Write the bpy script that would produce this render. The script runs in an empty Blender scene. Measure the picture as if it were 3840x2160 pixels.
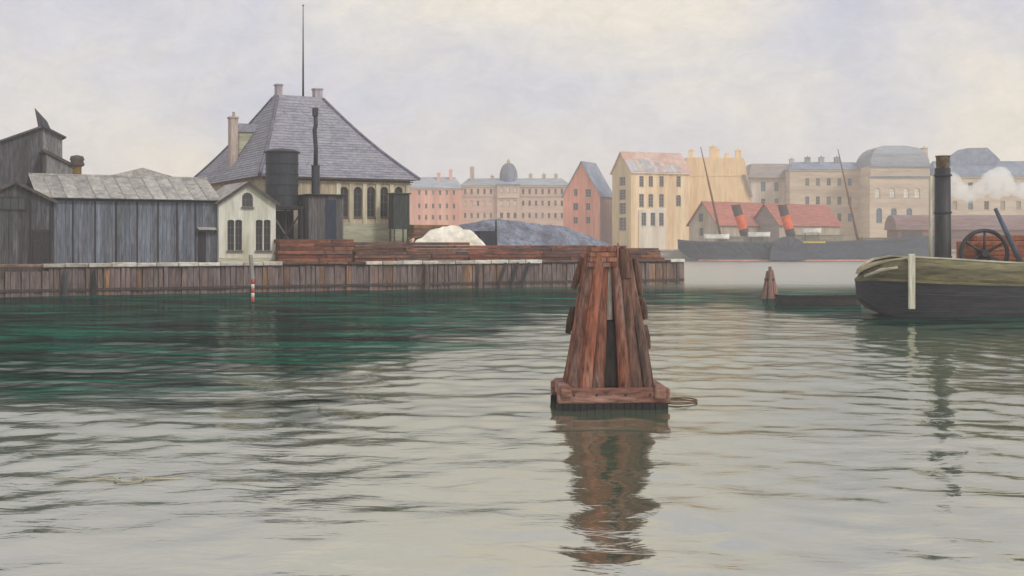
import bpy, math, random
import numpy as np
from mathutils import Vector, Matrix, noise as mnoise
from mathutils.geometry import tessellate_polygon

random.seed(11)
R = math.radians
SC = bpy.context.scene
COL = SC.collection

# ------------------------------------------------------------------ camera, sky, sun, exposure
F, CX, HY, EYE = 4600.0, 1920.0, 915.0, 4.0      # focal length and horizon in pixels of the 3840 wide picture, eye height in metres
cam_d = bpy.data.cameras.new('camera')
cam = bpy.data.objects.new('camera', cam_d)
COL.objects.link(cam)
cam.location = (0, 0, EYE)
cam.rotation_euler = (R(90), 0, 0)
cam_d.sensor_width = 36
cam_d.lens = F / 3840 * 36
cam_d.shift_y = -(1080 - HY) / 3840
cam_d.clip_start = 0.1
cam_d.clip_end = 8000
SC.camera = cam

SUN_EL, SUN_AZ = 40.0, 134.0     # azimuth clockwise from +Y (where the camera looks): behind the viewer, to the right
world = bpy.data.worlds.new('World')
SC.world = world
world.use_nodes = True
nt = world.node_tree
for n in list(nt.nodes):
    nt.nodes.remove(n)
w_out = nt.nodes.new('ShaderNodeOutputWorld')
w_sky = nt.nodes.new('ShaderNodeTexSky')
w_sky.sky_type = 'NISHITA'
w_sky.sun_disc = False
w_sky.sun_elevation = R(SUN_EL)
w_sky.sun_rotation = R(SUN_AZ)
w_sky.dust_density = 3.0
w_bg = nt.nodes.new('ShaderNodeBackground')
w_bg.inputs['Strength'].default_value = 0.10
nt.links.new(w_sky.outputs[0], w_bg.inputs['Color'])
tc = nt.nodes.new('ShaderNodeTexCoord')


def w_noise(scale, vec_scale, detail, rough, dist=0.0):
    mp = nt.nodes.new('ShaderNodeMapping')
    mp.inputs['Scale'].default_value = vec_scale
    nt.links.new(tc.outputs['Generated'], mp.inputs['Vector'])
    nz = nt.nodes.new('ShaderNodeTexNoise')
    nz.inputs['Scale'].default_value = scale
    nz.inputs['Detail'].default_value = detail
    nz.inputs['Roughness'].default_value = rough
    nz.inputs['Distortion'].default_value = dist
    nt.links.new(mp.outputs[0], nz.inputs['Vector'])
    return nz


n1 = w_noise(3.2, (1, 1, 2.2), 7, 0.6, 0.4)
r1 = nt.nodes.new('ShaderNodeValToRGB')
els = r1.color_ramp.elements
els[0].position, els[0].color = 0.36, (0.665, 0.670, 0.770, 1)
els[1].position, els[1].color = 0.64, (0.950, 0.870, 0.740, 1)
e = els.new(0.50); e.color = (0.800, 0.765, 0.755, 1)
nt.links.new(n1.outputs['Fac'], r1.inputs['Fac'])
n2 = w_noise(30.0, (1.0, 1, 1.5), 9, 0.78, 0.6)
r2 = nt.nodes.new('ShaderNodeValToRGB')
r2.color_ramp.elements[0].position, r2.color_ramp.elements[0].color = 0.34, (0.89, 0.895, 0.91, 1)
r2.color_ramp.elements[1].position, r2.color_ramp.elements[1].color = 0.66, (1.07, 1.065, 1.055, 1)
nt.links.new(n2.outputs['Fac'], r2.inputs['Fac'])
wm = nt.nodes.new('ShaderNodeMix')
wm.data_type = 'RGBA'
wm.blend_type = 'MULTIPLY'
wm.inputs[0].default_value = 1.0
nt.links.new(r1.outputs[0], wm.inputs[6])
nt.links.new(r2.outputs[0], wm.inputs[7])
w_cl = nt.nodes.new('ShaderNodeBackground')
w_cl.inputs['Strength'].default_value = 1.0
nt.links.new(wm.outputs[2], w_cl.inputs['Color'])
w_mix = nt.nodes.new('ShaderNodeMixShader')
w_mix.inputs[0].default_value = 0.92          # overcast: the clear sky only just shows through the cloud
nt.links.new(w_bg.outputs[0], w_mix.inputs[1])
nt.links.new(w_cl.outputs[0], w_mix.inputs[2])
nt.links.new(w_mix.outputs[0], w_out.inputs['Surface'])

sun_d = bpy.data.lights.new('sun', 'SUN')
sun_d.energy = 1.5
sun_d.angle = R(12)
sun_d.color = (1.0, 0.95, 0.87)
sun = bpy.data.objects.new('sun', sun_d)
COL.objects.link(sun)
sd = Vector((math.sin(R(SUN_AZ)) * math.cos(R(SUN_EL)), math.cos(R(SUN_AZ)) * math.cos(R(SUN_EL)), math.sin(R(SUN_EL))))
sun.rotation_euler = sd.to_track_quat('Z', 'Y').to_euler()
sun.location = (30, -30, 60)

SC.view_settings.view_transform = 'Standard'
SC.view_settings.look = 'None'
SC.view_settings.exposure = 0.0
SC.view_settings.gamma = 1.0
SC.view_settings.use_curve_mapping = False
SC.cycles.volume_max_steps = 64
SC.cycles.max_bounces = 8
SC.cycles.volume_bounces = 6


# ------------------------------------------------------------------ materials
def lin(c):
    c /= 255.0
    return c / 12.92 if c <= 0.04045 else ((c + 0.055) / 1.055) ** 2.4


def C(r, g, b, k=1.0):
    return tuple(min(lin(v) * k, 0.9) for v in (r, g, b))


MATS = {}


def mat(name, col, rough=0.85, var=0.35, scale=1.5, stretch=(1, 1, 1), rand=0.18, bump=0.25, stain=None, stain_amt=0.45, metal=0.0, fine=None, bump_dist=0.02):
    """Paint or timber: streaky noise in value, large stains in hue, a little relief, each piece its own tint."""
    m = bpy.data.materials.new(name)
    m.use_nodes = True
    t = m.node_tree
    N, L = t.nodes, t.links
    bs = N['Principled BSDF']
    geo = N.new('ShaderNodeNewGeometry')
    mp = N.new('ShaderNodeMapping')
    mp.inputs['Scale'].default_value = stretch
    L.new(geo.outputs['Position'], mp.inputs['Vector'])
    oi = N.new('ShaderNodeObjectInfo')
    shift = N.new('ShaderNodeVectorMath'); shift.operation = 'ADD'
    L.new(mp.outputs[0], shift.inputs[0])
    mul = N.new('ShaderNodeMath'); mul.operation = 'MULTIPLY'; mul.inputs[1].default_value = 37.0
    L.new(oi.outputs['Random'], mul.inputs[0])
    L.new(mul.outputs[0], shift.inputs[1])
    a = N.new('ShaderNodeTexNoise')
    a.inputs['Scale'].default_value = scale * 2.2
    a.inputs['Detail'].default_value = 8
    a.inputs['Roughness'].default_value = 0.65
    a.inputs['Distortion'].default_value = 0.5
    L.new(shift.outputs[0], a.inputs['Vector'])
    b = N.new('ShaderNodeTexNoise')
    b.inputs['Scale'].default_value = scale * 0.45
    b.inputs['Detail'].default_value = 5
    L.new(shift.outputs[0], b.inputs['Vector'])
    ra = N.new('ShaderNodeValToRGB')
    var = min(var * 1.35, 0.75)
    lo, hi = 1 - var, 1 + var * 0.85
    ra.color_ramp.elements[0].position, ra.color_ramp.elements[0].color = 0.32, (lo, lo, lo, 1)
    ra.color_ramp.elements[1].position, ra.color_ramp.elements[1].color = 0.68, (hi, hi, hi, 1)
    L.new(a.outputs['Fac'], ra.inputs['Fac'])
    if stain is None:
        stain = tuple(v * f for v, f in zip(col, (0.74, 0.70, 0.66)))
    mixs = N.new('ShaderNodeMix'); mixs.data_type = 'RGBA'
    mixs.inputs[6].default_value = (*col, 1)
    mixs.inputs[7].default_value = (*stain, 1)
    rb = N.new('ShaderNodeMapRange')
    rb.inputs[1].default_value, rb.inputs[2].default_value = 0.42, 0.68
    rb.inputs[4].default_value = stain_amt * 2
    L.new(b.outputs['Fac'], rb.inputs[0])
    L.new(rb.outputs[0], mixs.inputs[0])
    m1 = N.new('ShaderNodeMix'); m1.data_type = 'RGBA'; m1.blend_type = 'MULTIPLY'
    m1.inputs[0].default_value = 1.0
    L.new(mixs.outputs[2], m1.inputs[6])
    L.new(ra.outputs[0], m1.inputs[7])
    rr = N.new('ShaderNodeMapRange')
    rr.inputs[3].default_value, rr.inputs[4].default_value = 1 - rand, 1 + rand
    L.new(oi.outputs['Random'], rr.inputs[0])
    m2 = N.new('ShaderNodeVectorMath'); m2.operation = 'SCALE'
    L.new(m1.outputs[2], m2.inputs[0])
    L.new(rr.outputs[0], m2.inputs['Scale'])
    L.new(m2.outputs[0], bs.inputs['Base Color'])
    bs.inputs['Roughness'].default_value = rough
    bs.inputs['Metallic'].default_value = metal
    if bump:
        fn = N.new('ShaderNodeTexNoise')
        fn.inputs['Scale'].default_value = fine or scale * 7
        fn.inputs['Detail'].default_value = 6
        L.new(shift.outputs[0], fn.inputs['Vector'])
        bp = N.new('ShaderNodeBump')
        bp.inputs['Strength'].default_value = bump
        bp.inputs['Distance'].default_value = bump_dist
        L.new(fn.outputs['Fac'], bp.inputs['Height'])
        L.new(bp.outputs[0], bs.inputs['Normal'])
    MATS[name] = m
    return m


def plain(name, col, rough=0.4, spec=0.5):
    m = bpy.data.materials.new(name)
    m.use_nodes = True
    bs = m.node_tree.nodes['Principled BSDF']
    bs.inputs['Base Color'].default_value = (*col, 1)
    bs.inputs['Roughness'].default_value = rough
    bs.inputs['Specular IOR Level'].default_value = spec
    MATS[name] = m
    return m


V = (3.0, 3.0, 0.35)        # grain running upright
Hz = (0.5, 0.5, 4.0)        # grain running level

mat('shed_board', C(112, 120, 134, 1.0), stretch=V, scale=1.0, rand=0.22, stain=C(92, 92, 98), var=0.4)
mat('shed_roof', C(172, 170, 164), stretch=(1.2, 1.2, 1.2), scale=0.8, rand=0.14, stain=C(140, 136, 136), var=0.3)
mat('dark_board', C(86, 86, 92), stretch=V, scale=1.0, rand=0.3, stain=C(62, 54, 54), var=0.5)
mat('dark_board_pale', C(128, 128, 130), stretch=V, scale=1.0, rand=0.25, var=0.45)
mat('batten', C(58, 52, 54), stretch=V, rand=0.25, var=0.4)
mat('tar_board', C(48, 46, 50), stretch=V, rand=0.3, var=0.5)
mat('white_wash', C(220, 219, 208, 1.0), stretch=V, scale=0.8, rand=0.03, stain=C(180, 178, 156), var=0.14)
mat('bargeboard', C(84, 76, 72), rand=0.2)
mat('slate', C(152, 152, 162), stretch=(2.5, 2.5, 0.7), scale=0.7, rand=0.09, stain=C(128, 126, 144), var=0.28)
mat('slate_violet', C(112, 108, 126), stretch=(1.2, 1.2, 1.2), scale=0.8, rand=0.1, var=0.35)
mat('hall_wall', C(196, 182, 156), stretch=V, scale=0.7, rand=0.06, stain=C(160, 146, 128), var=0.25)
mat('hall_pilaster', C(216, 210, 186), stretch=V, scale=0.7, rand=0.08, var=0.2)
mat('hall_plinth', C(188, 190, 166), stretch=Hz, scale=0.7, rand=0.06, var=0.2)
mat('pink_chimney', C(200, 184, 174), stretch=V, rand=0.1, var=0.25)
mat('pale_chimney', C(176, 168, 176), stretch=V, rand=0.05, var=0.2)
mat('iron_blue', C(48, 53, 64), rough=0.6, stretch=V, scale=1.2, rand=0.15, var=0.45)
mat('iron_black', C(46, 47, 52), rough=0.55, stretch=V, scale=1.2, rand=0.2, var=0.5)
mat('door_blue', C(52, 60, 84), stretch=V, rand=0.1, var=0.4)
mat('hut_board', C(106, 104, 104), stretch=V, scale=1.1, rand=0.28, var=0.45)
mat('kiosk_green', C(62, 68, 66), stretch=V, scale=1.2, rand=0.15, var=0.5)
mat('quay_plank', C(112, 99, 99), stretch=V, scale=0.9, rand=0.2, stain=C(118, 92, 80), stain_amt=0.3, var=0.5)
mat('quay_rust', C(116, 88, 74), stretch=V, scale=0.9, rand=0.3, stain=C(150, 116, 84), stain_amt=0.4, var=0.5)
mat('quay_back', C(70, 60, 56), stretch=V, rand=0.1, var=0.5)
mat('coping', C(206, 202, 192), stretch=(1, 1, 3), scale=0.8, rand=0.16, stain=C(150, 138, 126), var=0.3)
mat('quay_ground', C(150, 128, 108), scale=0.4, rand=0.0, stain=C(120, 82, 62), var=0.35)
mat('rust_timber', C(134, 80, 58), stretch=(1, 1, 3), scale=0.9, rand=0.35, stain=C(92, 56, 46), stain_amt=0.6, var=0.45)
mat('brown_timber', C(114, 80, 66), stretch=(1, 1, 3), scale=0.9, rand=0.4, stain=C(70, 52, 50), stain_amt=0.6, var=0.45)
mat('coal', C(128, 134, 150), scale=1.1, stretch=(1, 1, 1), rand=0.0, stain=C(84, 86, 98), stain_amt=0.5, var=0.35, bump=0.5, fine=6, bump_dist=0.1)
mat('canvas_white', C(242, 238, 226), scale=0.9, rand=0.03, stain=C(196, 190, 170), var=0.16)
mat('ochre_wood', C(150, 116, 66), stretch=Hz, rand=0.2, var=0.45)
mat('dolphin_red', C(124, 74, 55), stretch=(4, 4, 0.35), scale=1.6, rand=0.30, stain=C(150, 132, 124), stain_amt=0.28, var=0.62, bump=0.7)
mat('dolphin_brown', C(108, 78, 66), stretch=(4, 4, 0.35), scale=1.6, rand=0.30, stain=C(70, 56, 50), stain_amt=0.55, var=0.55, bump=0.6)
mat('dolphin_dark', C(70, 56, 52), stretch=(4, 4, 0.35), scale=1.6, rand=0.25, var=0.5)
mat('plank_dark', C(44, 38, 36), stretch=(4, 4, 0.35), scale=1.6, rand=0.05, var=0.5, rough=0.95)
mat('dolphin_grey', C(168, 166, 162), stretch=(4, 4, 0.35), scale=1.6, rand=0.2, stain=C(120, 108, 98), var=0.4, bump=0.5)
mat('dolphin_tar', C(26, 24, 25), stretch=(4, 4, 0.6), scale=1.6, rand=0.25, var=0.5, rough=0.6, bump=0.6)
mat('dolphin_beam', C(126, 86, 74), stretch=(0.6, 4, 4), scale=1.5, rand=0.15, stain=C(190, 160, 150), stain_amt=0.22, var=0.5, bump=0.6)
mat('rope', C(112, 84, 58), scale=8, rand=0.1, var=0.4)
mat('pole_grey', C(150, 146, 142), stretch=V, rand=0.1)
mat('pole_red', C(206, 96, 76), rand=0.05, var=0.25)
mat('pole_white', C(224, 216, 206), rand=0.05, var=0.15)
# far town
mat('pink_stucco', C(234, 182, 164), stretch=V, scale=0.25, rand=0.05, stain=C(206, 150, 134), var=0.12)
mat('mauve_stucco', C(210, 184, 168), stretch=Hz, scale=0.2, rand=0.05, stain=C(194, 168, 158), var=0.12)
mat('brick_pink', C(224, 156, 134), stretch=V, scale=0.25, rand=0.05, stain=C(200, 138, 120), var=0.16)
mat('mauve_brick', C(160, 126, 124), stretch=V, scale=0.3, rand=0.05, var=0.2)
mat('blue_slate', C(142, 151, 166), stretch=(1, 1, 1), scale=0.35, rand=0.1, stain=C(112, 124, 148), var=0.22)
mat('pale_slate', C(162, 169, 178), stretch=Hz, scale=0.25, rand=0.1, var=0.2)
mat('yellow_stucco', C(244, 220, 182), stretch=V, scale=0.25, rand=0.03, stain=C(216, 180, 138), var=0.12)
mat('yellow_stucco_shaded', C(212, 192, 150), stretch=V, scale=0.25, rand=0.03, stain=C(190, 172, 136), var=0.15)  # warehouse gable: darker copy of the yellow, its shade put into the colour
mat('honey_stucco', C(242, 214, 170), stretch=V, scale=0.2, rand=0.04, stain=C(222, 186, 138), var=0.12)
mat('lime_white', C(230, 222, 208), stretch=V, scale=0.3, rand=0.03, var=0.08)
mat('salmon_tile', C(204, 176, 164), stretch=(1, 1, 1), scale=0.3, rand=0.06, stain=C(200, 150, 134), var=0.2)
mat('red_tile', C(172, 104, 90), stretch=Hz, scale=0.3, rand=0.06, stain=C(160, 100, 88), var=0.22)
mat('grey_sheet', C(178, 176, 180), stretch=(1, 1, 1), scale=0.4, rand=0.16, stain=C(206, 176, 160), stain_amt=0.4, var=0.2)
mat('grey_stucco', C(206, 196, 184), stretch=V, scale=0.25, rand=0.05, var=0.12)
mat('grey_roof', C(152, 142, 138), stretch=Hz, scale=0.3, rand=0.08, var=0.2)
mat('stone_beige', C(210, 194, 174), stretch=Hz, scale=0.22, rand=0.04, stain=C(186, 168, 150), var=0.12)
mat('stone_trim', C(196, 184, 168), stretch=Hz, scale=0.3, rand=0.05, var=0.1)
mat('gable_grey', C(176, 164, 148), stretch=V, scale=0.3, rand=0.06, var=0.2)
mat('plum_board', C(118, 96, 92), stretch=Hz, scale=0.3, rand=0.1, stain=C(150, 100, 84), var=0.25)
mat('plum_roof', C(132, 110, 112), stretch=Hz, scale=0.3, rand=0.1, stain=C(128, 96, 84), var=0.25)
mat('frame_paint', C(186, 178, 164), rand=0.1, var=0.15, bump=0)
mat('frame_dark', C(110, 106, 102), rand=0.1, var=0.2, bump=0)
mat('curtain', C(240, 238, 230), rand=0.08, var=0.08, bump=0)
plain('glass', (0.055, 0.06, 0.072), 0.18)
plain('glass_blue', (0.10, 0.16, 0.24), 0.2)
plain('glass_pale', (0.16, 0.17, 0.18), 0.15)
mat('curtain_dim', C(170, 164, 152), rand=0.1, var=0.15, bump=0)
plain('glass_black', (0.028, 0.027, 0.033), 0.25)
# vessels
mat('ship_hull', C(66, 74, 90), stretch=(0.8, 0.8, 2), scale=0.35, rand=0.03, stain=C(54, 58, 70), var=0.3, rough=0.6)
mat('ship_boot', C(206, 150, 136), scale=0.5, rand=0.05, var=0.2)
mat('ship_deckhouse', C(160, 152, 132), stretch=Hz, scale=0.4, rand=0.08, var=0.2)
mat('funnel_orange', C(226, 98, 44), rough=0.6, scale=0.7, rand=0.06, var=0.2)
mat('funnel_black', C(74, 62, 56), rough=0.7, scale=0.7, rand=0.1, var=0.35)
mat('mast', C(126, 80, 60), scale=0.8, rand=0.15, var=0.3)
mat('boat_white', C(246, 245, 240), rand=0.05, var=0.08, rough=0.6)
mat('yellow_paint', C(206, 178, 84), rand=0.05, var=0.2)
mat('tug_black', C(50, 50, 58), rough=0.5, stretch=(0.4, 1, 4), scale=0.9, rand=0.03, stain=C(40, 38, 44), var=0.5)
mat('tug_olive', C(118, 112, 76), rough=0.6, stretch=(0.4, 1, 4), scale=0.9, rand=0.04, stain=C(82, 76, 50), stain_amt=0.7, var=0.5)
mat('tug_rail', C(184, 180, 160), stretch=(0.4, 1, 3), scale=1.0, rand=0.08, stain=C(140, 132, 100), var=0.3)
mat('tug_deck', C(150, 140, 104), stretch=(0.4, 3, 3), scale=1.0, rand=0.1, var=0.3)
mat('tug_rust', C(176, 110, 82), scale=0.9, rand=0.12, stain=C(130, 76, 58), stain_amt=0.6, var=0.4)
mat('funnel_rust', C(104, 82, 62), scale=1.2, rand=0.1, stain=C(84, 84, 68), stain_amt=0.6, var=0.5)
mat('tug_post', C(206, 204, 184), stretch=V, scale=1.2, rand=0.05, var=0.25)
mat('spar_blue', C(84, 96, 116), stretch=V, rand=0.1, var=0.3)
mat('brown_buoy', C(140, 106, 96), stretch=V, rand=0.15, var=0.4)
mat('punt', C(58, 54, 54), stretch=(0.4, 1, 3), rand=0.1, var=0.4)
mat('far_quay', C(190, 182, 170), stretch=(1, 1, 3), scale=0.3, rand=0.1, var=0.2)
mat('far_ground', C(196, 184, 160), scale=0.08, rand=0.0, var=0.2)
mat('harbour_bed', C(60, 70, 60), scale=0.2, rand=0.0, var=0.2)


def water_mat():
    m = bpy.data.materials.new('water')
    m.use_nodes = True
    t = m.node_tree
    N, L = t.nodes, t.links
    for n in list(N):
        N.remove(n)
    out = N.new('ShaderNodeOutputMaterial')
    geo = N.new('ShaderNodeNewGeometry')

    def nz(scale, stretch, detail, dist=0.0, rough=0.55):
        mp = N.new('ShaderNodeMapping')
        mp.inputs['Scale'].default_value = stretch
        mp.inputs['Rotation'].default_value = (0, 0, R(8))
        L.new(geo.outputs['Position'], mp.inputs['Vector'])
        q = N.new('ShaderNodeTexNoise')
        q.inputs['Scale'].default_value = scale
        q.inputs['Detail'].default_value = detail
        q.inputs['Roughness'].default_value = rough
        q.inputs['Distortion'].default_value = dist
        L.new(mp.outputs[0], q.inputs['Vector'])
        return q
    a = nz(1.3, (0.75, 1.25, 1), 3, 0.6)
    b = nz(4.5, (0.5, 1.2, 1), 3, 0.4)
    add = N.new('ShaderNodeMath'); add.operation = 'MULTIPLY_ADD'
    L.new(b.outputs['Fac'], add.inputs[0]); add.inputs[1].default_value = 0.22
    L.new(a.outputs['Fac'], add.inputs[2])
    bp = N.new('ShaderNodeBump')
    bp.inputs['Distance'].default_value = 0.10
    lane = nz(0.035, (0.8, 2.6, 1), 4, 1.0)          # lanes of wind: calmer and rougher water
    lr_ = N.new('ShaderNodeMapRange')
    lr_.inputs[1].default_value, lr_.inputs[2].default_value = 0.38, 0.66
    lr_.inputs[3].default_value, lr_.inputs[4].default_value = 0.10, 0.34
    L.new(lane.outputs['Fac'], lr_.inputs[0])
    L.new(lr_.outputs[0], bp.inputs['Strength'])
    L.new(add.outputs[0], bp.inputs['Height'])
    # body colour: silt grey out in the basin, dark green reflection painted in by the quay
    def mth(op, a, b=None, c=None):
        q = N.new('ShaderNodeMath'); q.operation = op
        for i, v_ in enumerate((a, b, c)):
            if v_ is None:
                continue
            if isinstance(v_, (int, float)):
                q.inputs[i].default_value = v_
            else:
                L.new(v_, q.inputs[i])
        return q.outputs[0]
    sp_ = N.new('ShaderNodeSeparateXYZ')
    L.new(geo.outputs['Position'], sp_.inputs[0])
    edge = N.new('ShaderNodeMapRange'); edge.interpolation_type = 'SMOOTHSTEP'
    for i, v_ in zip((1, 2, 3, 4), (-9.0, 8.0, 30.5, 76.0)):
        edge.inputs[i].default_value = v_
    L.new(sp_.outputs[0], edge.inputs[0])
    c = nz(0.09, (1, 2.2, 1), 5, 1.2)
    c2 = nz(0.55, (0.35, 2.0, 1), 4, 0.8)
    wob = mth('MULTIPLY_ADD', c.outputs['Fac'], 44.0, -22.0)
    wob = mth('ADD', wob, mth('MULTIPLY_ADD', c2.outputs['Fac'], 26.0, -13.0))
    tug_refl = N.new('ShaderNodeMapRange'); tug_refl.interpolation_type = 'SMOOTHSTEP'      # painted reflection reaches out again round the moored tug
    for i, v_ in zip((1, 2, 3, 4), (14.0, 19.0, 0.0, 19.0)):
        tug_refl.inputs[i].default_value = v_
    L.new(sp_.outputs[0], tug_refl.inputs[0])
    dd_ = mth('ADD', mth('ADD', mth('SUBTRACT', sp_.outputs[1], edge.outputs[0]), tug_refl.outputs[0]), wob)
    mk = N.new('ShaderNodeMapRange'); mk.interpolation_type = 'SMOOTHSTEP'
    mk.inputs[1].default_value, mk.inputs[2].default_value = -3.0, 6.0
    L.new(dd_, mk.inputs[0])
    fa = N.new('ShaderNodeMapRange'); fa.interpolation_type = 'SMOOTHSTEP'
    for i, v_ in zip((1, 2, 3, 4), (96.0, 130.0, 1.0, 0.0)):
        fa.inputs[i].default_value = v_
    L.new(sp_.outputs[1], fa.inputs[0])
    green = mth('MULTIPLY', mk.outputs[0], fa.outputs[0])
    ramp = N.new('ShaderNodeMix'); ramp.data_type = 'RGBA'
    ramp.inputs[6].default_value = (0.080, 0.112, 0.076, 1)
    refl_green = N.new('ShaderNodeValToRGB')                # painted reflection tones: black green to emerald
    refl_green.color_ramp.elements[0].position, refl_green.color_ramp.elements[0].color = 0.46, (0.006, 0.014, 0.013, 1)
    refl_green.color_ramp.elements[1].position, refl_green.color_ramp.elements[1].color = 0.68, (0.003, 0.125, 0.080, 1)
    L.new(nz(0.16, (0.5, 1.6, 1), 6, 1.6, 0.65).outputs['Fac'], refl_green.inputs['Fac'])
    L.new(refl_green.outputs[0], ramp.inputs[7])
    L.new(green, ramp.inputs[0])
    dif = N.new('ShaderNodeBsdfDiffuse')
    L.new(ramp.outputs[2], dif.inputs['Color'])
    L.new(bp.outputs[0], dif.inputs['Normal'])
    gl = N.new('ShaderNodeBsdfGlossy')
    gl.inputs['Color'].default_value = (0.97, 0.95, 0.88, 1)
    L.new(mth('MULTIPLY_ADD', fa.outputs[0], -0.26, 0.32), gl.inputs['Roughness'])      # the far basin is ruffled by wind
    L.new(bp.outputs[0], gl.inputs['Normal'])
    fr = N.new('ShaderNodeFresnel')
    fr.inputs['IOR'].default_value = 14.0
    L.new(bp.outputs[0], fr.inputs['Normal'])
    mx = N.new('ShaderNodeMixShader')
    # real mirroring is cut back where the dark green reflection is painted
    dimmed_fr = mth('MULTIPLY', fr.outputs[0], mth('MULTIPLY_ADD', mth('MULTIPLY', green, mth('MULTIPLY_ADD', c2.outputs['Fac'], 1.5, 0.0)), -0.9, 1.0))
    L.new(dimmed_fr, mx.inputs[0])
    L.new(dif.outputs[0], mx.inputs[1])
    L.new(gl.outputs[0], mx.inputs[2])
    L.new(mx.outputs[0], out.inputs['Surface'])
    MATS['water'] = m


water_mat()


# ------------------------------------------------------------------ mesh helpers
class MB:
    def __init__(s):
        s.v, s.f = [], []

    def add(s, vs, fs):
        o = len(s.v)
        s.v += [tuple(p) for p in vs]
        s.f += [tuple(i + o for i in f) for f in fs]
        return s

    def box(s, x0, x1, y0, y1, z0, z1):
        return s.add([(x0, y0, z0), (x1, y0, z0), (x1, y1, z0), (x0, y1, z0), (x0, y0, z1), (x1, y0, z1), (x1, y1, z1), (x0, y1, z1)],
                     [(0, 3, 2, 1), (4, 5, 6, 7), (0, 1, 5, 4), (1, 2, 6, 5), (2, 3, 7, 6), (3, 0, 4, 7)])

    def xz(s, poly, y0, y1):
        """Prism: outline in x,z (counter-clockwise seen from -y), pushed from y0 to y1."""
        n = len(poly)
        vs = [(x, y0, z) for x, z in poly] + [(x, y1, z) for x, z in poly]
        fs = [tuple(range(n)), tuple(range(2 * n - 1, n - 1, -1))]
        fs += [(i, i + n, (i + 1) % n + n, (i + 1) % n) for i in range(n)]
        return s.add(vs, fs)

    def yz(s, poly, x0, x1):
        n = len(poly)
        vs = [(x0, y, z) for y, z in poly] + [(x1, y, z) for y, z in poly]
        fs = [tuple(range(n - 1, -1, -1)), tuple(range(n, 2 * n))]
        fs += [(i, (i + 1) % n, (i + 1) % n + n, i + n) for i in range(n)]
        return s.add(vs, fs)

    def xy(s, poly, z0, z1):
        n = len(poly)
        vs = [(x, y, z0) for x, y in poly] + [(x, y, z1) for x, y in poly]
        fs = [tuple(range(n - 1, -1, -1)), tuple(range(n, 2 * n))]
        fs += [(i, (i + 1) % n, (i + 1) % n + n, i + n) for i in range(n)]
        return s.add(vs, fs)

    def slab(s, quad, t):
        """A sheet through four points with thickness t below it."""
        a, b, c, d = [Vector(p) for p in quad]
        n = (b - a).cross(d - a).normalized()
        if n.z < 0:
            n = -n
        lo = [p - n * t for p in (a, b, c, d)]
        return s.add([a, b, c, d] + lo, [(0, 1, 2, 3), (7, 6, 5, 4), (0, 4, 5, 1), (1, 5, 6, 2), (2, 6, 7, 3), (3, 7, 4, 0)])

    def tube(s, pts, radii, n=8, cap=True, jitter=0.0, flat=1.0):
        pts = [Vector(p) for p in pts]
        if not isinstance(radii, (list, tuple)):
            radii = [radii] * len(pts)
        vs, fs = [], []
        jit = [1 + random.uniform(-jitter, jitter) for _ in range(n)]
        up0 = None
        for i, p in enumerate(pts):
            t = (pts[min(i + 1, len(pts) - 1)] - pts[max(i - 1, 0)]).normalized()
            ref = Vector((0, 1, 0)) if abs(t.y) < 0.9 else Vector((1, 0, 0))
            if up0 is not None:
                ref = up0
            a = t.cross(ref).normalized()
            b = a.cross(t).normalized()
            up0 = b
            for k in range(n):
                an = 2 * math.pi * (k + 0.5) / n
                vs.append(p + (a * math.cos(an) + b * math.sin(an) * flat) * radii[i] * jit[k])
        m = len(pts)
        for i in range(m - 1):
            for k in range(n):
                fs.append((i * n + k, i * n + (k + 1) % n, (i + 1) * n + (k + 1) % n, (i + 1) * n + k))
        if cap:
            fs.append(tuple(range(n - 1, -1, -1)))
            fs.append(tuple(range((m - 1) * n, m * n)))
        return s.add(vs, fs)

    def lathe(s, prof, n=24, cx=0, cy=0):
        vs, fs = [], []
        for r, z in prof:
            for k in range(n):
                an = 2 * math.pi * k / n
                vs.append((cx + r * math.cos(an), cy + r * math.sin(an), z))
        for i in range(len(prof) - 1):
            for k in range(n):
                fs.append((i * n + k, i * n + (k + 1) % n, (i + 1) * n + (k + 1) % n, (i + 1) * n + k))
        fs.append(tuple(range(n - 1, -1, -1)))
        fs.append(tuple(range((len(prof) - 1) * n, len(prof) * n)))
        return s.add(vs, fs)

    def mesh(s, name, m, smooth=False):
        me = bpy.data.meshes.new(name)
        me.from_pydata(s.v, [], s.f)
        me.materials.append(MATS[m] if isinstance(m, str) else m)
        if smooth:
            me.polygons.foreach_set('use_smooth', [True] * len(me.polygons))
        me.update()
        return me

    def build(s, name, m, parent=None, loc=(0, 0, 0), rz=0, smooth=False, bevel=0):
        o = bpy.data.objects.new(name, s.mesh(name, m, smooth))
        return link(o, parent, loc, rz, bevel)


def link(o, parent=None, loc=(0, 0, 0), rz=0, bevel=0):
    COL.objects.link(o)
    o.parent = parent
    o.location = loc
    o.rotation_euler = (0, 0, rz)
    if bevel:
        b = o.modifiers.new('bevel', 'BEVEL')
        b.width = bevel
        b.segments = 1
        b.limit_method = 'ANGLE'
    return o


def inst(name, me, parent, loc=(0, 0, 0), rot=(0, 0, 0), scale=(1, 1, 1)):
    o = bpy.data.objects.new(name, me)
    COL.objects.link(o)
    o.parent = parent
    o.location, o.rotation_euler, o.scale = loc, rot, scale
    return o


def tag(o, label=None, cat=None, group=None, kind=None):
    for k, v in (('label', label), ('category', cat), ('group', group), ('kind', kind)):
        if v:
            o[k] = v
    return o


def thing(name, label, cat, loc=(0, 0, 0), rz=0, group=None):
    o = bpy.data.objects.new(name, None)
    o.empty_display_size = 0.3
    COL.objects.link(o)
    o.location, o.rotation_euler = loc, (0, 0, rz)
    return tag(o, label, cat, group)


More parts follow.
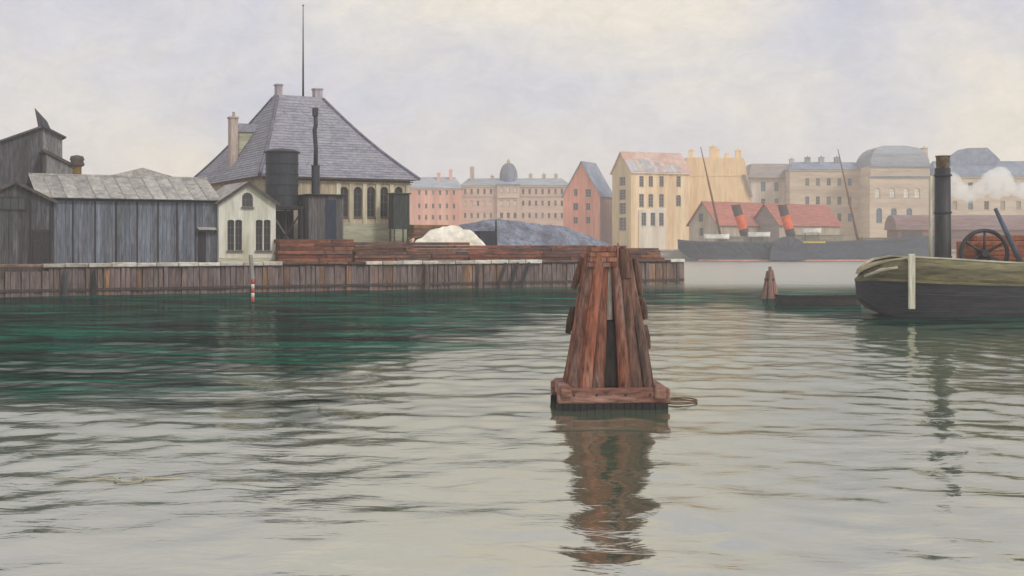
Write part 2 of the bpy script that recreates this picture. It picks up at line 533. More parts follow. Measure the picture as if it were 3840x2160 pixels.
def wall_holes(outer, holes, depth):
    """Wall face in x,z at y=0 with openings cut through it and reveals of the given depth."""
    mb = MB()
    loops = [outer] + holes
    flat = [p for l in loops for p in l]
    tris = tessellate_polygon([[Vector((x, z, 0)) for x, z in l] for l in loops])
    fs = []
    for a, b, c in tris:
        (x1, z1), (x2, z2), (x3, z3) = flat[a], flat[b], flat[c]
        cr = (x2 - x1) * (z3 - z1) - (x3 - x1) * (z2 - z1)
        if abs(cr) < 1e-9:
            continue
        fs.append((a, b, c) if cr > 0 else (a, c, b))
    mb.add([(x, 0, z) for x, z in flat], fs)
    for h in holes:
        n = len(h)
        mb.add([(x, 0, z) for x, z in h] + [(x, depth, z) for x, z in h],
               [(i, (i + 1) % n, (i + 1) % n + n, i + n) for i in range(n)])
    return mb


def opening(w, h, arch=0.0, n=6):
    """Outline of an opening centred on x=0, its foot at z=0; arch = rise of a curved head."""
    if not arch:
        return [(-w / 2, 0), (w / 2, 0), (w / 2, h), (-w / 2, h)]
    pts = [(-w / 2, 0), (w / 2, 0), (w / 2, h - arch)]
    for i in range(1, n):
        a = math.pi * i / n
        pts.append((w / 2 * math.cos(a), h - arch + arch * math.sin(a)))
    pts.append((-w / 2, h - arch))
    return pts


WIN = {}


def window_mesh(w, h, arch, fm, gm, bars):
    key = (round(w, 3), round(h, 3), round(arch, 3), fm, gm, bars)
    if key not in WIN:
        out = opening(w * 0.998, h * 0.998, arch)
        t = min(0.09, w * 0.1)
        inn = opening(w - 2 * t, h - 2 * t, max(arch - t * 0.5, 0) if arch else 0)
        inn = [(x, z + t) for x, z in inn]
        f = wall_holes(out, [inn], 0.06)
        nx, nz = bars
        b = t * 0.55
        for i in range(1, nx):
            x = -w / 2 + w * i / nx
            f.box(x - b / 2, x + b / 2, 0.005, 0.05, t * 0.5, h - t * 0.5 - (arch * 0.25 if arch else 0))
        for i in range(1, nz):
            z = h * i / nz
            f.box(-w / 2 + t * 0.5, w / 2 - t * 0.5, 0.008, 0.045, z - b / 2, z + b / 2)
        f.box(-w / 2 - 0.08, w / 2 + 0.08, -0.28, 0.02, -0.12, -0.002)      # sill
        g = MB()
        g.add([(x, 0.055, z) for x, z in out], [tuple(range(len(out)))])
        WIN[key] = (f.mesh('window', fm), g.mesh('pane', gm))
    return WIN[key]


def put_window(parent, x, y, z, w, h, arch=0.0, fm='frame_paint', gm='glass', bars=(2, 3), rz=0.0, name='window'):
    a, b = window_mesh(w, h, arch, fm, gm, bars)
    o = inst(name, a, parent, (x, y, z), (0, 0, rz))
    inst('pane', b, o)
    return o


def shift(poly, x, z):
    return [(a + x, b + z) for a, b in poly]


# ------------------------------------------------------------------ from the picture to the place
def K(px):
    return (px - CX) / F


def Zat(py, Y):
    return EYE - (py - HY) * Y / F


def Xat(px, Y):
    return K(px) * Y


def reach(P, d, px):
    """How far to go from P along d until seen at column px."""
    k = K(px)
    return (k * P[1] - P[0]) / (d[0] - k * d[1])


QZ = 2.45                                       # level of the quay
Q0 = Vector((-38.4, 92.0))                      # the quay edge runs off to the right and away
QYAW = math.atan2(30.0, 55.4)
QD = Vector((math.cos(QYAW), math.sin(QYAW)))
QN = Vector((-math.sin(QYAW), math.cos(QYAW)))


def Q(u, v, z=QZ):
    p = Q0 + QD * u + QN * v
    return (p.x, p.y, z)


def qu(px, v):
    return reach(Q0 + QN * v, QD, px)


def qz(px, py, v):
    return Zat(py, (Q0 + QN * v + QD * qu(px, v)).y)


U_TIP = qu(2568, 0)

# ------------------------------------------------------------------ water
rng = np.random.default_rng(5)


def water_sheet():
    ys = [-14.0]
    while ys[-1] < 135:
        ys.append(ys[-1] + 0.085 + 0.0042 * max(ys[-1] - 8, 0))
    ys = np.array(ys)
    xs = np.arange(-62, 62.01, 0.24)
    X, Y = np.meshgrid(xs, ys)
    Z = np.zeros_like(X)
    step = np.gradient(ys)[:, None] + 0 * X
    main = R(68)
    for i in range(80):
        lam = 0.45 * (9.0 / 0.45) ** rng.random()
        th = main + rng.normal(0, 0.9 if lam < 1.6 else 0.6)
        kx, ky = 2 * math.pi / lam * math.cos(th), 2 * math.pi / lam * math.sin(th)
        amp = 0.0024 * lam ** 0.62 * (1.45 if lam < 1.3 else 0.58)
        fade = np.clip((lam / np.maximum(step, 0.24) - 2.5) / 2.5, 0, 1)
        Z += amp * fade * np.sin(kx * X + ky * Y + rng.random() * 6.283)
    edge = np.minimum.reduce([np.clip((X + 62) / 8, 0, 1), np.clip((62 - X) / 8, 0, 1), np.clip((Y + 14) / 8, 0, 1), np.clip((ys[-1] - Y) / 20, 0, 1)])
    Z *= edge
    nx, ny = len(xs), len(ys)
    verts = np.stack([X, Y, Z], -1).reshape(-1, 3)
    idx = np.arange(nx * ny).reshape(ny, nx)
    faces = np.stack([idx[:-1, :-1], idx[:-1, 1:], idx[1:, 1:], idx[1:, :-1]], -1).reshape(-1, 4)
    B = 2500.0
    x0, x1, y0, y1 = xs[0], xs[-1], ys[0], ys[-1]
    o = len(verts)
    outer = np.array([[-B, -B, 0], [B, -B, 0], [B, y0, 0], [-B, y0, 0], [-B, y1, 0], [B, y1, 0], [B, B, 0], [-B, B, 0], [x0, y0, 0], [x0, y1, 0], [x1, y0, 0], [x1, y1, 0]])
    verts = np.vstack([verts, outer])
    fl = [tuple(f) for f in faces.tolist()]
    fl += [(o, o + 1, o + 2, o + 3), (o + 4, o + 5, o + 6, o + 7), (o + 3, o + 8, o + 9, o + 4), (o + 10, o + 2, o + 5, o + 11)]
    me = bpy.data.meshes.new('water')
    me.from_pydata(verts.tolist(), [], fl)
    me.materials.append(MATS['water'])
    me.polygons.foreach_set('use_smooth', [True] * len(me.polygons))
    ob = bpy.data.objects.new('water', me)
    COL.objects.link(ob)
    tag(ob, 'grey green rippled harbour water', kind='structure')


water_sheet()

# ------------------------------------------------------------------ the near quay
qp = thing('quay', 'timber faced quay with pale coping stones along its edge', None)
tag(qp, kind='structure')
g = MB()
UL = -70.0
back = 62.0
pl = [Q(UL, 0.55), Q(U_TIP, 0.55), Q(U_TIP + 6, 20), Q(U_TIP + 2, back), Q(UL, back)]
n = len(pl)
g.add([(p[0], p[1], -1.0) for p in pl] + [(p[0], p[1], QZ) for p in pl],
      [tuple(range(n - 1, -1, -1)), tuple(range(n, 2 * n))] + [(i, (i + 1) % n, (i + 1) % n + n, i + n) for i in range(n)])
g.build('quay_fill', 'quay_ground', qp)
# upright planks of the face
U_A = qu(-30, 0)
pk = []
for j in range(8):                       # eight plank shapes, ragged heads, unequal widths
    m = MB()
    w = (0.34, 0.4, 0.46, 0.52, 0.38, 0.6, 0.44, 0.5)[j]
    h1, h2 = 2.14 + random.uniform(-0.05, 0.04), 2.14 + random.uniform(-0.05, 0.04)
    m.xz([(0, -1.0), (w - 0.03, -1.0), (w - 0.04 + random.uniform(-0.02, 0.02), h1), (random.uniform(0, 0.03), h2)], 0, 0.2)
    pk.append((w, m.mesh('plank', 'quay_plank'), m.mesh('plank', 'quay_rust')))
u = U_A
while u < U_TIP - 0.3:
    w, ma, mb_ = random.choice(pk)
    v = 0.22 + random.uniform(-0.12, 0.06)
    lo = -0.22 if u < qu(165, 0) else 0.0
    inst('plank', mb_ if random.random() < 0.15 else ma, qp, Q(u, v, lo + random.uniform(-0.03, 0.02)), (random.uniform(-0.02, 0.02), random.uniform(-0.02, 0.02), QYAW))
    u += w
MB().box(0, U_TIP - U_A + 0.2, 0.42, 0.55, -1.0, 2.28).build('backing', 'quay_back', qp, Q(U_A, 0, 0), QYAW)
# level walings bolted to the planks
for zz in (0.35,):
    u = U_A
    while u < U_TIP - 1:
        ln = min(6.2, U_TIP - u)
        MB().box(0.02, ln - 0.02, 0.0, 0.17, zz, zz + 0.22).build('waling', 'quay_back', qp, Q(u, 0.02, 0), QYAW, bevel=0.015)
        u += 6.2
# coping stones
u = qu(160, 0)
while u < U_TIP - 0.3:
    ln = min(random.uniform(1.5, 2.1), U_TIP - u)
    edge_u = lambda px: qu(px, 0)
    pale = u < edge_u(1010) or edge_u(1330) < u < edge_u(2010) or u > edge_u(2470)
    top = 2.50 + random.uniform(-0.02, 0.05)
    m = MB().box(random.uniform(0.01, 0.04), ln - 0.015, random.uniform(-0.14, -0.02), 1.1, 2.20 if pale else 2.26, top if pale else top - 0.04)
    m.build('coping_stone' if pale else 'coping_beam', 'coping' if pale else 'brown_timber', qp, Q(u, 0, 0), QYAW + random.uniform(-0.01, 0.01), bevel=0.045)
    u += ln
# fender posts and props against the face
for px, y0, zt, slant, mt in ((243, 0.0, 2.0, 0.0, 'dark_board'), (352, 0.0, 1.95, 0.0, 'tar_board'), (1600, 0.0, 2.2, 0.0, 'quay_plank'), (1800, 0, 2.2, 0, 'quay_plank')):
    f = MB().tube([(0, 0, -1), (0, 0, zt * 0.5), (0, 0, zt)], [0.2, 0.19, 0.13], 8, jitter=0.1)
    o = f.build('fender_post', mt, None, Q(qu(px, -0.22), -0.22, 0))
    tag(o, {243: 'grey fender post against the quay wall below the dark gabled shed', 352: 'black tarred fender post at the left end of the coping',
            1600: 'brown fender post on the quay wall below the white heap', 1800: 'brown fender post on the quay wall left of the leaning props'}[px], 'post', 'fender posts along the quay')
for i, px in enumerate((1880, 1925, 1968)):
    f = MB().tube([(-0.75, -0.75, -0.6), (-0.1, -0.42, 1.0), (0.55, -0.16, 2.25)], [0.15, 0.15, 0.13], 8, jitter=0.1)
    tag(f.build('leaning_prop', 'tar_board', None, Q(qu(px, -0.3), -0.05, 0), QYAW),
        ('leftmost', 'middle', 'rightmost')[i] + ' of three dark props leaning on the quay wall left of the mooring dolphin', 'prop', 'props leaning on the quay wall')


# ------------------------------------------------------------------ sheds on the quay
def boards(parent, u0, u1, y, z0, top, w, m, name='board', jitter=0.012):
    """Upright boards, each its own piece; top(x) gives the height at x."""
    x = u0
    while x < u1 - 0.02:
        e = min(x + w, u1)
        p = [(x + 0.008, z0), (e - 0.008, z0), (e - 0.008, top(e - 0.008)), (x + 0.008, top(x + 0.008))]
        yy = y + random.uniform(-jitter, jitter)
        MB().xz(p, yy, yy + 0.04).build(name, m, parent)
        x = e


# --- long grey shed
v = 3.2
ua, ub = qu(196, v), qu(822, v)
LW = ub - ua
SHED_D = 9.0
sh = thing('long_shed', 'long blue grey boarded shed with pale sheet roof on the quay', 'shed', Q(ua, v), QYAW)
ze = qz(500, 745, v) - QZ
ridge_v = v + SHED_D / 2
zr = qz(500, 664, ridge_v) - QZ
MB().box(0.02, LW - 0.02, 0.06, SHED_D, 0.0, ze).build('wall', 'batten', sh)
boards(sh, 0, LW, 0.0, 0.0, lambda x: ze - 0.02, 0.33, 'shed_board')
for px in (273, 357, 435, 515, 593, 664, 733):
    x = qu(px, v) - ua
    MB().box(x - 0.06, x + 0.06, -0.075, -0.015, 0.02, ze - 0.25).build('batten', 'batten', sh, bevel=0.01)
MB().box(0, LW, -0.09, -0.015, ze - 0.24, ze - 0.04).build('eaves_board', 'door_blue', sh)
rx0, rx1 = -1.2, LW + 0.1
nsh = 13
for i in range(nsh):
    a = rx0 + (rx1 - rx0) * i / nsh
    b = rx0 + (rx1 - rx0) * (i + 1) / nsh
    dz = random.uniform(0, 0.02)
    q = MB().slab([(a, -0.55, ze - 0.02 + dz), (b - 0.015, -0.55, ze - 0.02 + dz), (b - 0.015, SHED_D / 2, zr + dz), (a, SHED_D / 2, zr + dz)], 0.05)
    rs = q.build('roof_sheet', 'shed_roof', sh)
    s = MB().slab([(a - 0.03, -0.56, ze + 0.05), (a + 0.03, -0.56, ze + 0.05), (a + 0.03, SHED_D / 2, zr + 0.07), (a - 0.03, SHED_D / 2, zr + 0.07)], 0.06)
    s.build('seam', 'shed_roof', rs)
MB().slab([(rx0, SHED_D + 0.5, ze - 0.05), (rx1, SHED_D + 0.5, ze - 0.05), (rx1, SHED_D / 2 + 0.01, zr), (rx0, SHED_D / 2 + 0.01, zr)], 0.05).build('rear_roof', 'shed_roof', sh)
MB().xz([(rx0, zr - 0.02), (rx1, zr - 0.02), (rx1, zr + 0.12), (rx0, zr + 0.12)], SHED_D / 2 - 0.12, SHED_D / 2 + 0.12).build('ridge_cap', 'shed_roof', sh)
for x in (0.02, LW - 0.08):
    MB().yz([(0.1, ze - 0.1), (SHED_D - 0.1, ze - 0.1), (SHED_D / 2, zr - 0.1)], x, x + 0.06).build('gable_end', 'dark_board', sh)
# small door with a hood
xd = qu(757, v) - ua
zd = qz(757, 868, v) - QZ
d = MB().box(xd - 0.32, xd + 0.32, -0.06, -0.014, 0.02, zd).build('door', 'tar_board', sh)
MB().box(xd + 0.2, xd + 0.25, -0.1, -0.055, zd * 0.45, zd * 0.52).build('handle', 'iron_black', d)
xh0, xh1 = qu(738, v) - ua, qu(806, v) - ua
zh = qz(770, 858, v) - QZ
MB().slab([(xh0, -0.7, zh - 0.04), (xh1, -0.7, zh - 0.04), (xh1, -0.02, zh + 0.14), (xh0, -0.02, zh + 0.14)], 0.06).build('door_hood', 'shed_roof', sh)
for x in (xh0 + 0.08, xh1 - 0.14):
    MB().slab([(x, -0.6, zh - 0.1), (x + 0.06, -0.6, zh - 0.1), (x + 0.06, -0.02, zh - 0.5), (x, -0.02, zh - 0.5)], 0.06).build('bracket', 'batten', sh)

# --- low roof behind the long shed
v2 = v + SHED_D + 0.8
ua2, ub2 = qu(360, v2), qu(700, v2)
lr = thing('rear_shed', 'low grey roofed shed whose ridge peeps over the long shed', 'shed', Q(ua2, v2), QYAW)
zz2, zm2 = qz(500, 672, v2) - QZ, qz(505, 636, v2 + 3) - QZ
L2 = ub2 - ua2
MB().box(0, L2, 0, 6, 0, zz2).build('wall', 'shed_board', lr)
MB().xz([(-0.4, zz2 - 0.15), (L2 + 0.4, zz2 - 0.15), (L2 * 0.5, zm2)], -0.3, 6.3).build('roof', 'shed_roof', lr)

# --- white gabled house
v = 2.7
ua, ub = qu(820, v), qu(1034, v)
W = ub - ua
HD = 7.0
wh = thing('white_house', 'small whitewashed gabled house with paired windows at the shed end', 'house', Q(ua, v), QYAW)
ze = qz(1030, 760, v) - QZ
zp = qz(925, 684, v) - QZ
xp = qu(928, v) - ua


def wloc(px, py):
    return qu(px, v) - ua, qz(px, py, v) - QZ


holes, wins = [], []
for px in (866, 895, 972, 1002):
    x, z0 = wloc(px, 940)
    z1 = wloc(px, 824)[1]
    w = 0.6
    holes.append(shift(opening(w, z1 - z0, 0.12), x, z0))
    wins.append((x, z0, w, z1 - z0, 0.12, (2, 4), 'glass_black'))
x, z0 = wloc(928, 777)
z1 = wloc(928, 722)[1]
holes.append(shift(opening(0.95, z1 - z0, 0.45, 8), x, z0))
wins.append((x, z0, 0.95, z1 - z0, 0.45, (3, 2), 'glass'))
wall = wall_holes([(0, 0), (W, 0), (W, ze), (xp, zp), (0, ze)], holes, 0.16)
wall.add([(0, 0, 0), (0, HD, 0), (0, HD, ze), (0, 0, ze), (W, 0, 0), (W, HD, 0), (W, HD, ze), (W, 0, ze), (xp, HD, zp)],
         [(1, 0, 3, 2), (4, 5, 6, 7), (5, 1, 2, 8, 6)])
wall.build('wall', 'white_wash', wh)
for x, z0, w, h, a, b, gm in wins:
    put_window(wh, x, 0.10, z0, w, h, a, 'frame_dark', gm, b)
for x in (wins[0][0], wins[1][0], wins[2][0], wins[3][0]):
    MB().box(x - 0.34, x + 0.34, -0.07, 0.0, wins[0][1] - 0.1, wins[0][1] - 0.01).build('sill', 'white_wash', wh)
for sgn, xe in ((-1, -0.3), (1, W + 0.3)):
    zx = ze - (zp - ze) / (xp if sgn < 0 else W - xp) * 0.3
    MB().slab([(xe, -0.35, zx + 0.08), (xp, -0.35, zp + 0.08), (xp, HD, zp + 0.08), (xe, HD, zx + 0.08)], 0.09).build('roof', 'shed_roof', wh)
    MB().slab([(xe, -0.42, zx + 0.10), (xp, -0.42, zp + 0.10), (xp, -0.352, zp + 0.10), (xe, -0.352, zx + 0.10)], 0.24).build('bargeboard', 'bargeboard', wh)
MB().box(-0.04, W + 0.04, -0.05, 0.0 - 0.002, 0.0, 0.4).build('plinth', 'hall_plinth', wh)

# --- dark gabled shed at the left end
v = 2.5
ua, ub = qu(-95, v), qu(203, v)
W = ub - ua
ds = thing('dark_shed', 'dark boarded gabled shed with a wide window at the left edge', 'shed', Q(ua, v), QYAW)
ze, zp = qz(203, 752, v) - QZ, qz(58, 680, v) - QZ
xp = qu(56, v) - ua
topf = lambda x: (ze + (zp - ze) * x / xp if x < xp else zp + (ze - zp) * (x - xp) / (W - xp)) - 0.03
wx0, wx1 = qu(-20, v) - ua, qu(98, v) - ua
wz0, wz1 = qz(40, 788, v) - QZ, qz(40, 738, v) - QZ
ws = MB().xz([(0, 0), (W, 0), (W, ze - 0.04), (xp, zp - 0.04), (0, ze - 0.04)], 0.06, 8)
ws.build('wall', 'batten', ds)
boards(ds, 0, W, 0.0, 0.0, topf, 0.34, 'dark_board')
fr = MB()
fr.box(wx0, wx1, -0.10, -0.02, wz1 - 0.09, wz1).box(wx0, wx1, -0.10, -0.02, wz0, wz0 + 0.09)
fr.box(wx0, wx0 + 0.09, -0.098, -0.021, wz0 + 0.09, wz1 - 0.09).box(wx1 - 0.09, wx1, -0.098, -0.021, wz0 + 0.09, wz1 - 0.09)
for i in (1, 2, 3):
    x = wx0 + (wx1 - wx0) * i / 4
    fr.box(x - 0.03, x + 0.03, -0.09, -0.022, wz0 + 0.09, wz1 - 0.09)
wo = fr.build('window', 'batten', ds)
MB().box(wx0 + 0.05, wx1 - 0.05, -0.05, -0.03, wz0 + 0.05, wz1 - 0.05).build('pane', 'glass', wo)
for px in (115, 190):
    x = qu(px, v) - ua
    MB().box(x - 0.08, x + 0.08, -0.09, -0.02, 0, topf(x) - 0.2).build('corner_post', 'tar_board', ds, bevel=0.01)
x0, x1 = qu(122, v) - ua, qu(184, v) - ua
zb = qz(150, 862, v) - QZ
do = MB().box(x0, x1, -0.08, -0.025, 0.05, zb).build('door', 'tar_board', ds)
for k in range(4):
    z = 0.3 + (zb - 0.5) * k / 3
    MB().box(x0 + 0.04, x1 - 0.04, -0.12, -0.082, z, z + 0.14).build('ledge', 'batten', do)
for sgn, xe in ((-1, -0.35), (1, W + 0.3)):
    zx = ze - (zp - ze) / (xp if sgn < 0 else W - xp) * 0.3
    MB().slab([(xe, -0.4, zx + 0.05), (xp, -0.4, zp + 0.05), (xp, 8.2, zp + 0.05), (xe, 8.2, zx + 0.05)], 0.10).build('roof', 'dark_board', ds)
    MB().slab([(xe, -0.47, zx + 0.06), (xp, -0.47, zp + 0.06), (xp, -0.402, zp + 0.06), (xe, -0.402, zx + 0.06)], 0.22).build('bargeboard', 'bargeboard', ds)
MB().tube([(xp, -0.3, zp + 0.1), (xp, -0.3, zp + 0.34)], [0.16, 0.1], 8).build('finial', 'bargeboard', ds)

# --- tall dark loft building behind the sheds
v = 15.0
ua, ub = qu(-130, v), qu(234, v)
W = ub - ua
tl = thing('loft_building', 'tall dark boarded loft with a lopsided gable behind the left sheds', 'building', Q(ua, v), QYAW)
xa = qu(160, v) - ua
zl, za, zr_ = qz(-130, 575, v) - QZ, qz(160, 474, v) - QZ, qz(232, 512, v) - QZ
MB().xz([(0, 0), (W, 0), (W, zr_ - 0.06), (xa, za - 0.06), (0, zl - 0.06)], 0.06, 9).build('wall', 'dark_board', tl)
boards(tl, 0, xa, 0.0, 4.0, lambda x: zl + (za - zl) * x / xa - 0.05, 0.5, 'dark_board')
boards(tl, xa, W, -0.02, 4.0, lambda x: za + (zr_ - za) * (x - xa) / (W - xa) - 0.05, 0.42, 'dark_board_pale')  # paler tone imitates a face turned to the light; the wall is flat
MB().slab([(-0.4, -0.4, zl + (zl - za) / xa * 0.4 + 0.1), (xa, -0.4, za + 0.1), (xa, 9.3, za + 0.1), (-0.4, 9.3, zl + (zl - za) / xa * 0.4 + 0.1)], 0.16).build('roof', 'dark_board', tl)
kk = (zr_ - za) / (W - xa)
MB().slab([(xa, -0.4, za + 0.1), (W + 0.3, -0.4, zr_ + kk * 0.3 + 0.1), (W + 0.3, 9.3, zr_ + kk * 0.3 + 0.1), (xa, 9.3, za + 0.1)], 0.16).build('roof', 'dark_board', tl)
xs = qu(188, v) - ua
MB().tube([(xs, 2, za - 0.8), (xs - 0.35, 2, za + 0.5), (qu(142, v) - ua, 2, qz(150, 398, v) - QZ)], [0.62, 0.42, 0.02], 8, jitter=0.15).build('leaning_spirelet', 'dark_board', tl)
xl, xr = qu(150, v) - ua, qu(272, v) - ua
MB().slab([(xl, -2.6, qz(140, 565, v) - QZ), (xr, -2.6, qz(272, 628, v) - QZ), (xr, -0.05, qz(272, 628, v) - QZ), (xl, -0.05, qz(140, 565, v) - QZ)], 0.25).build('lean_to_roof', 'bargeboard', tl)
MB().xz([(xl + 0.2, 0), (xr - 0.2, 0), (xr - 0.2, qz(272, 628, v) - QZ - 0.2), (xl + 0.2, qz(150, 570, v) - QZ - 0.35)], -2.4, -0.05).build('lean_to_wall', 'dark_board_pale', tl)

v = 9.0
vp = thing('roof_ventilator', 'mushroom headed ventilator on a pale neck above the shed roof', 'ventilator', Q(qu(289, v), v, 0))
zb_, zt_ = qz(289, 690, v), qz(289, 586, v)
hh = (zt_ - zb_)
MB().lathe([(0.38, QZ), (0.36, zb_ + hh * 0.6), (0.42, zb_ + hh * 0.64)], 14).build('neck', 'ochre_wood', vp, smooth=True)
MB().lathe([(0.5, zb_ + hh * 0.64), (0.62, zb_ + hh * 0.7), (0.5, zb_ + hh * 0.82), (0.6, zb_ + hh * 0.88), (0.5, zb_ + hh), (0.1, zb_ + hh * 1.04)], 14).build('cowl', 'bargeboard', vp, smooth=True)

# ------------------------------------------------------------------ the hall with the tent roof
v = 12.5
ua, ub = qu(992, v), qu(1538, v)
W = ub - ua
kl = K(708)
P = Q0 + QD * ua + QN * v
D = reach(P, QN, 716)
hall = thing('hall', 'large pale hall under a tall grey truncated tent roof', 'building', Q(ua, v), QYAW)
ze = qz(1300, 668, v) - QZ
over = 0.7


def hw(px, py):
    return qu(px, v) - ua, qz(px, py, v) - QZ


holes, wins = [], []
for px in (1290, 1342, 1392, 1441, 1495):
    x, z0 = hw(px, 815)
    z1 = hw(px, 700)[1]
    holes.append(shift(opening(0.85, z1 - z0, 0.42, 8), x, z0))
    wins.append((x, z0, z1 - z0))
wl = wall_holes([(0, 0), (W, 0), (W, ze), (0, ze)], holes, 0.3)
wl.add([(0, 0, 0), (0, D, 0), (0, D, ze), (0, 0, ze), (W, 0, 0), (W, D, 0), (W, D, ze), (W, 0, ze)], [(1, 0, 3, 2), (4, 5, 6, 7), (5, 1, 2, 6)])
wl.build('wall', 'hall_wall', hall)
for x, z0, h in wins:
    put_window(hall, x, 0.2, z0, 0.85, h, 0.42, 'frame_dark', 'glass_black', (2, 4))
for px in (1268, 1316, 1367, 1417, 1468, 1528):
    x = hw(px, 800)[0]
    MB().box(x - 0.22, x + 0.22, -0.12, -0.002, 1.9, ze - 0.5).build('pilaster', 'hall_pilaster', hall, bevel=0.02)
MB().box(-0.1, W + 0.1, -0.16, -0.003, 0, hw(1400, 838)[1]).build('plinth', 'hall_plinth', hall)
for k, (dz, pr) in enumerate(((0.5, 0.10), (0.3, 0.22), (0.12, 0.36))):
    MB().box(-pr, W + pr, -pr, -0.004, ze - dz, ze - dz + 0.12).build('cornice', 'bargeboard' if k == 1 else 'hall_wall', hall)
cx_, cy_ = W / 2 + 0.55, D / 2
Pc = Q0 + QD * (ua + cx_) + QN * (v + cy_)
zt = Zat(372, Pc.y) - QZ
su, sv = 2.5, 0.8
e = [(-over, -over, ze - 0.05), (W + over, -over, ze - 0.05), (W + over, D + over, ze - 0.05), (-over, D + over, ze - 0.05)]
t4 = [(cx_ - su, cy_ - sv, zt), (cx_ + su, cy_ - sv, zt), (cx_ + su, cy_ + sv, zt), (cx_ - su, cy_ + sv, zt)]
rf = MB()
rows = 16
def kick(t):      # sprocketed eaves: slope eases near the foot
    return t + 0.05 * math.sin(math.pi * t) * -1
vs = []
for i in range(rows + 1):
    t = i / rows
    for k in range(4):
        a, b = Vector(e[k]), Vector(t4[k])
        p = a.lerp(b, t)
        p.z = a.z + (b.z - a.z) * kick(t)
        vs.append(p)
fs = []
for i in range(rows):
    for k in range(4):
        fs.append((i * 4 + k, i * 4 + (k + 1) % 4, (i + 1) * 4 + (k + 1) % 4, (i + 1) * 4 + k))
fs.append((3, 2, 1, 0))
fs.append(tuple(range(rows * 4, rows * 4 + 4)))
roof = rf.add(vs, fs).build('roof', 'slate', hall)
for k in range(4):
    pts = [Vector(vs[i * 4 + k]) + Vector((0, 0, 0.10)) for i in range(rows + 1)]
    MB().tube(pts, 0.17, 6).build('hip_cap', 'slate_violet', roof, smooth=True)
# slate courses: each a ring of its own, its lower edge standing proud of the course below
NC = 30
def ring_at(t, off):
    out = []
    for k in range(4):
        a, b = Vector(e[k]), Vector(t4[k])
        p = a.lerp(b, t)
        p.z = a.z + (b.z - a.z) * kick(t)
        sx_, sy_ = (-1, -1) if k == 0 else (1, -1) if k == 1 else (1, 1) if k == 2 else (-1, 1)
        out.append(p + Vector((sx_ * off, sy_ * off, off * 0.6)))
    return out
for i in range(NC):
    lo_, hi_ = ring_at(i / NC, 0.055 + random.uniform(0, 0.015)), ring_at((i + 1.05) / NC if i < NC - 1 else 1.0, 0.03)
    inn = ring_at(i / NC, 0.0)
    fs = [(k, (k + 1) % 4, (k + 1) % 4 + 4, k + 4) for k in range(4)] + [(k + 8, (k + 1) % 4 + 8, (k + 1) % 4, k) for k in range(4)]
    MB().add(lo_ + hi_ + inn, fs).build('slate_course', 'slate', roof)
MB().yz([(cy_ - sv - 0.12, zt - 0.1), (cy_ + sv + 0.12, zt - 0.1), (cy_ + sv * 0.7, zt + 0.22), (cy_, zt + 0.36), (cy_ - sv * 0.7, zt + 0.22)], cx_ - su - 0.1, cx_ + su + 0.1).build('ridge_cap', 'slate', hall)
for sx in (-1, 1):
    x = cx_ + sx * (su - 0.35)
    w = 0.4 if sx < 0 else 0.65
    ch = MB().box(x - w / 2 - 0.1, x + w / 2 + 0.1, cy_ - 0.45, cy_ + 0.45, zt + 0.2, zt + 1.1 + (0.2 if sx < 0 else 0)).build('chimney', 'pale_chimney', hall)
    MB().box(x - w / 2 - 0.18, x + w / 2 + 0.18, cy_ - 0.53, cy_ + 0.53, zt + 1.1 + (0.2 if sx < 0 else 0), zt + 1.25 + (0.2 if sx < 0 else 0)).build('chimney_cap', 'pale_chimney', ch)
zf = Zat(22, Pc.y) - QZ
fp = MB().tube([(cx_ + 0.55, cy_, zt + 0.2), (cx_ + 0.55, cy_, zt + 4), (cx_ + 0.55, cy_, zf)], [0.11, 0.085, 0.04], 8).build('flagpole', 'iron_black', hall, smooth=True)
MB().lathe([(0.05, zf), (0.12, zf + 0.08), (0.02, zf + 0.2)], 8, cx_ + 0.55, cy_).build('truck', 'iron_black', fp)
# pink chimney and dormer on the left slope
Pl = Q0 + QD * ua + QN * (v + D * 0.55)
def left_pt(px, inset):
    p0 = Q0 + QD * (ua + inset) + QN * v
    return reach(p0, QN, px)
yb = left_pt(876, 0.9)
Yc = (Q0 + QD * (ua + 0.9) + QN * (v + yb)).y
ztop = Zat(445, Yc) - QZ
c = MB().box(0.45, 1.25, yb - 0.5, yb + 0.5, ze - 0.3, ztop).build('chimney', 'pink_chimney', hall, bevel=0.03)
MB().box(0.37, 1.33, yb - 0.58, yb + 0.58, ztop, ztop + 0.18).build('chimney_cap', 'pink_chimney', c)
MB().lathe([(0.16, ztop + 0.18), (0.13, ztop + 0.6), (0.17, ztop + 0.66)], 10, 0.85, yb - 0.2).build('chimney_pot', 'pink_chimney', c)
yd = left_pt(918, 2.4)
zd0, zd1 = ze + 1.3, Zat(492, Yc) - QZ
dm = MB().box(1.6, 4.2, yd - 0.75, yd + 0.75, zd0, zd1).build('dormer', 'hall_plinth', hall)
MB().yz([(yd - 0.95, zd1), (yd + 0.95, zd1), (yd + 0.6, zd1 + 0.9), (yd - 0.6, zd1 + 0.9)], 1.35, 4.6).build('dormer_roof', 'slate', dm)
put_window(dm, 1.57, yd, zd0 + 0.5, 0.8, 1.2, 0, 'frame_paint', 'glass', (2, 2), rz=-math.pi / 2, name='dormer_window')

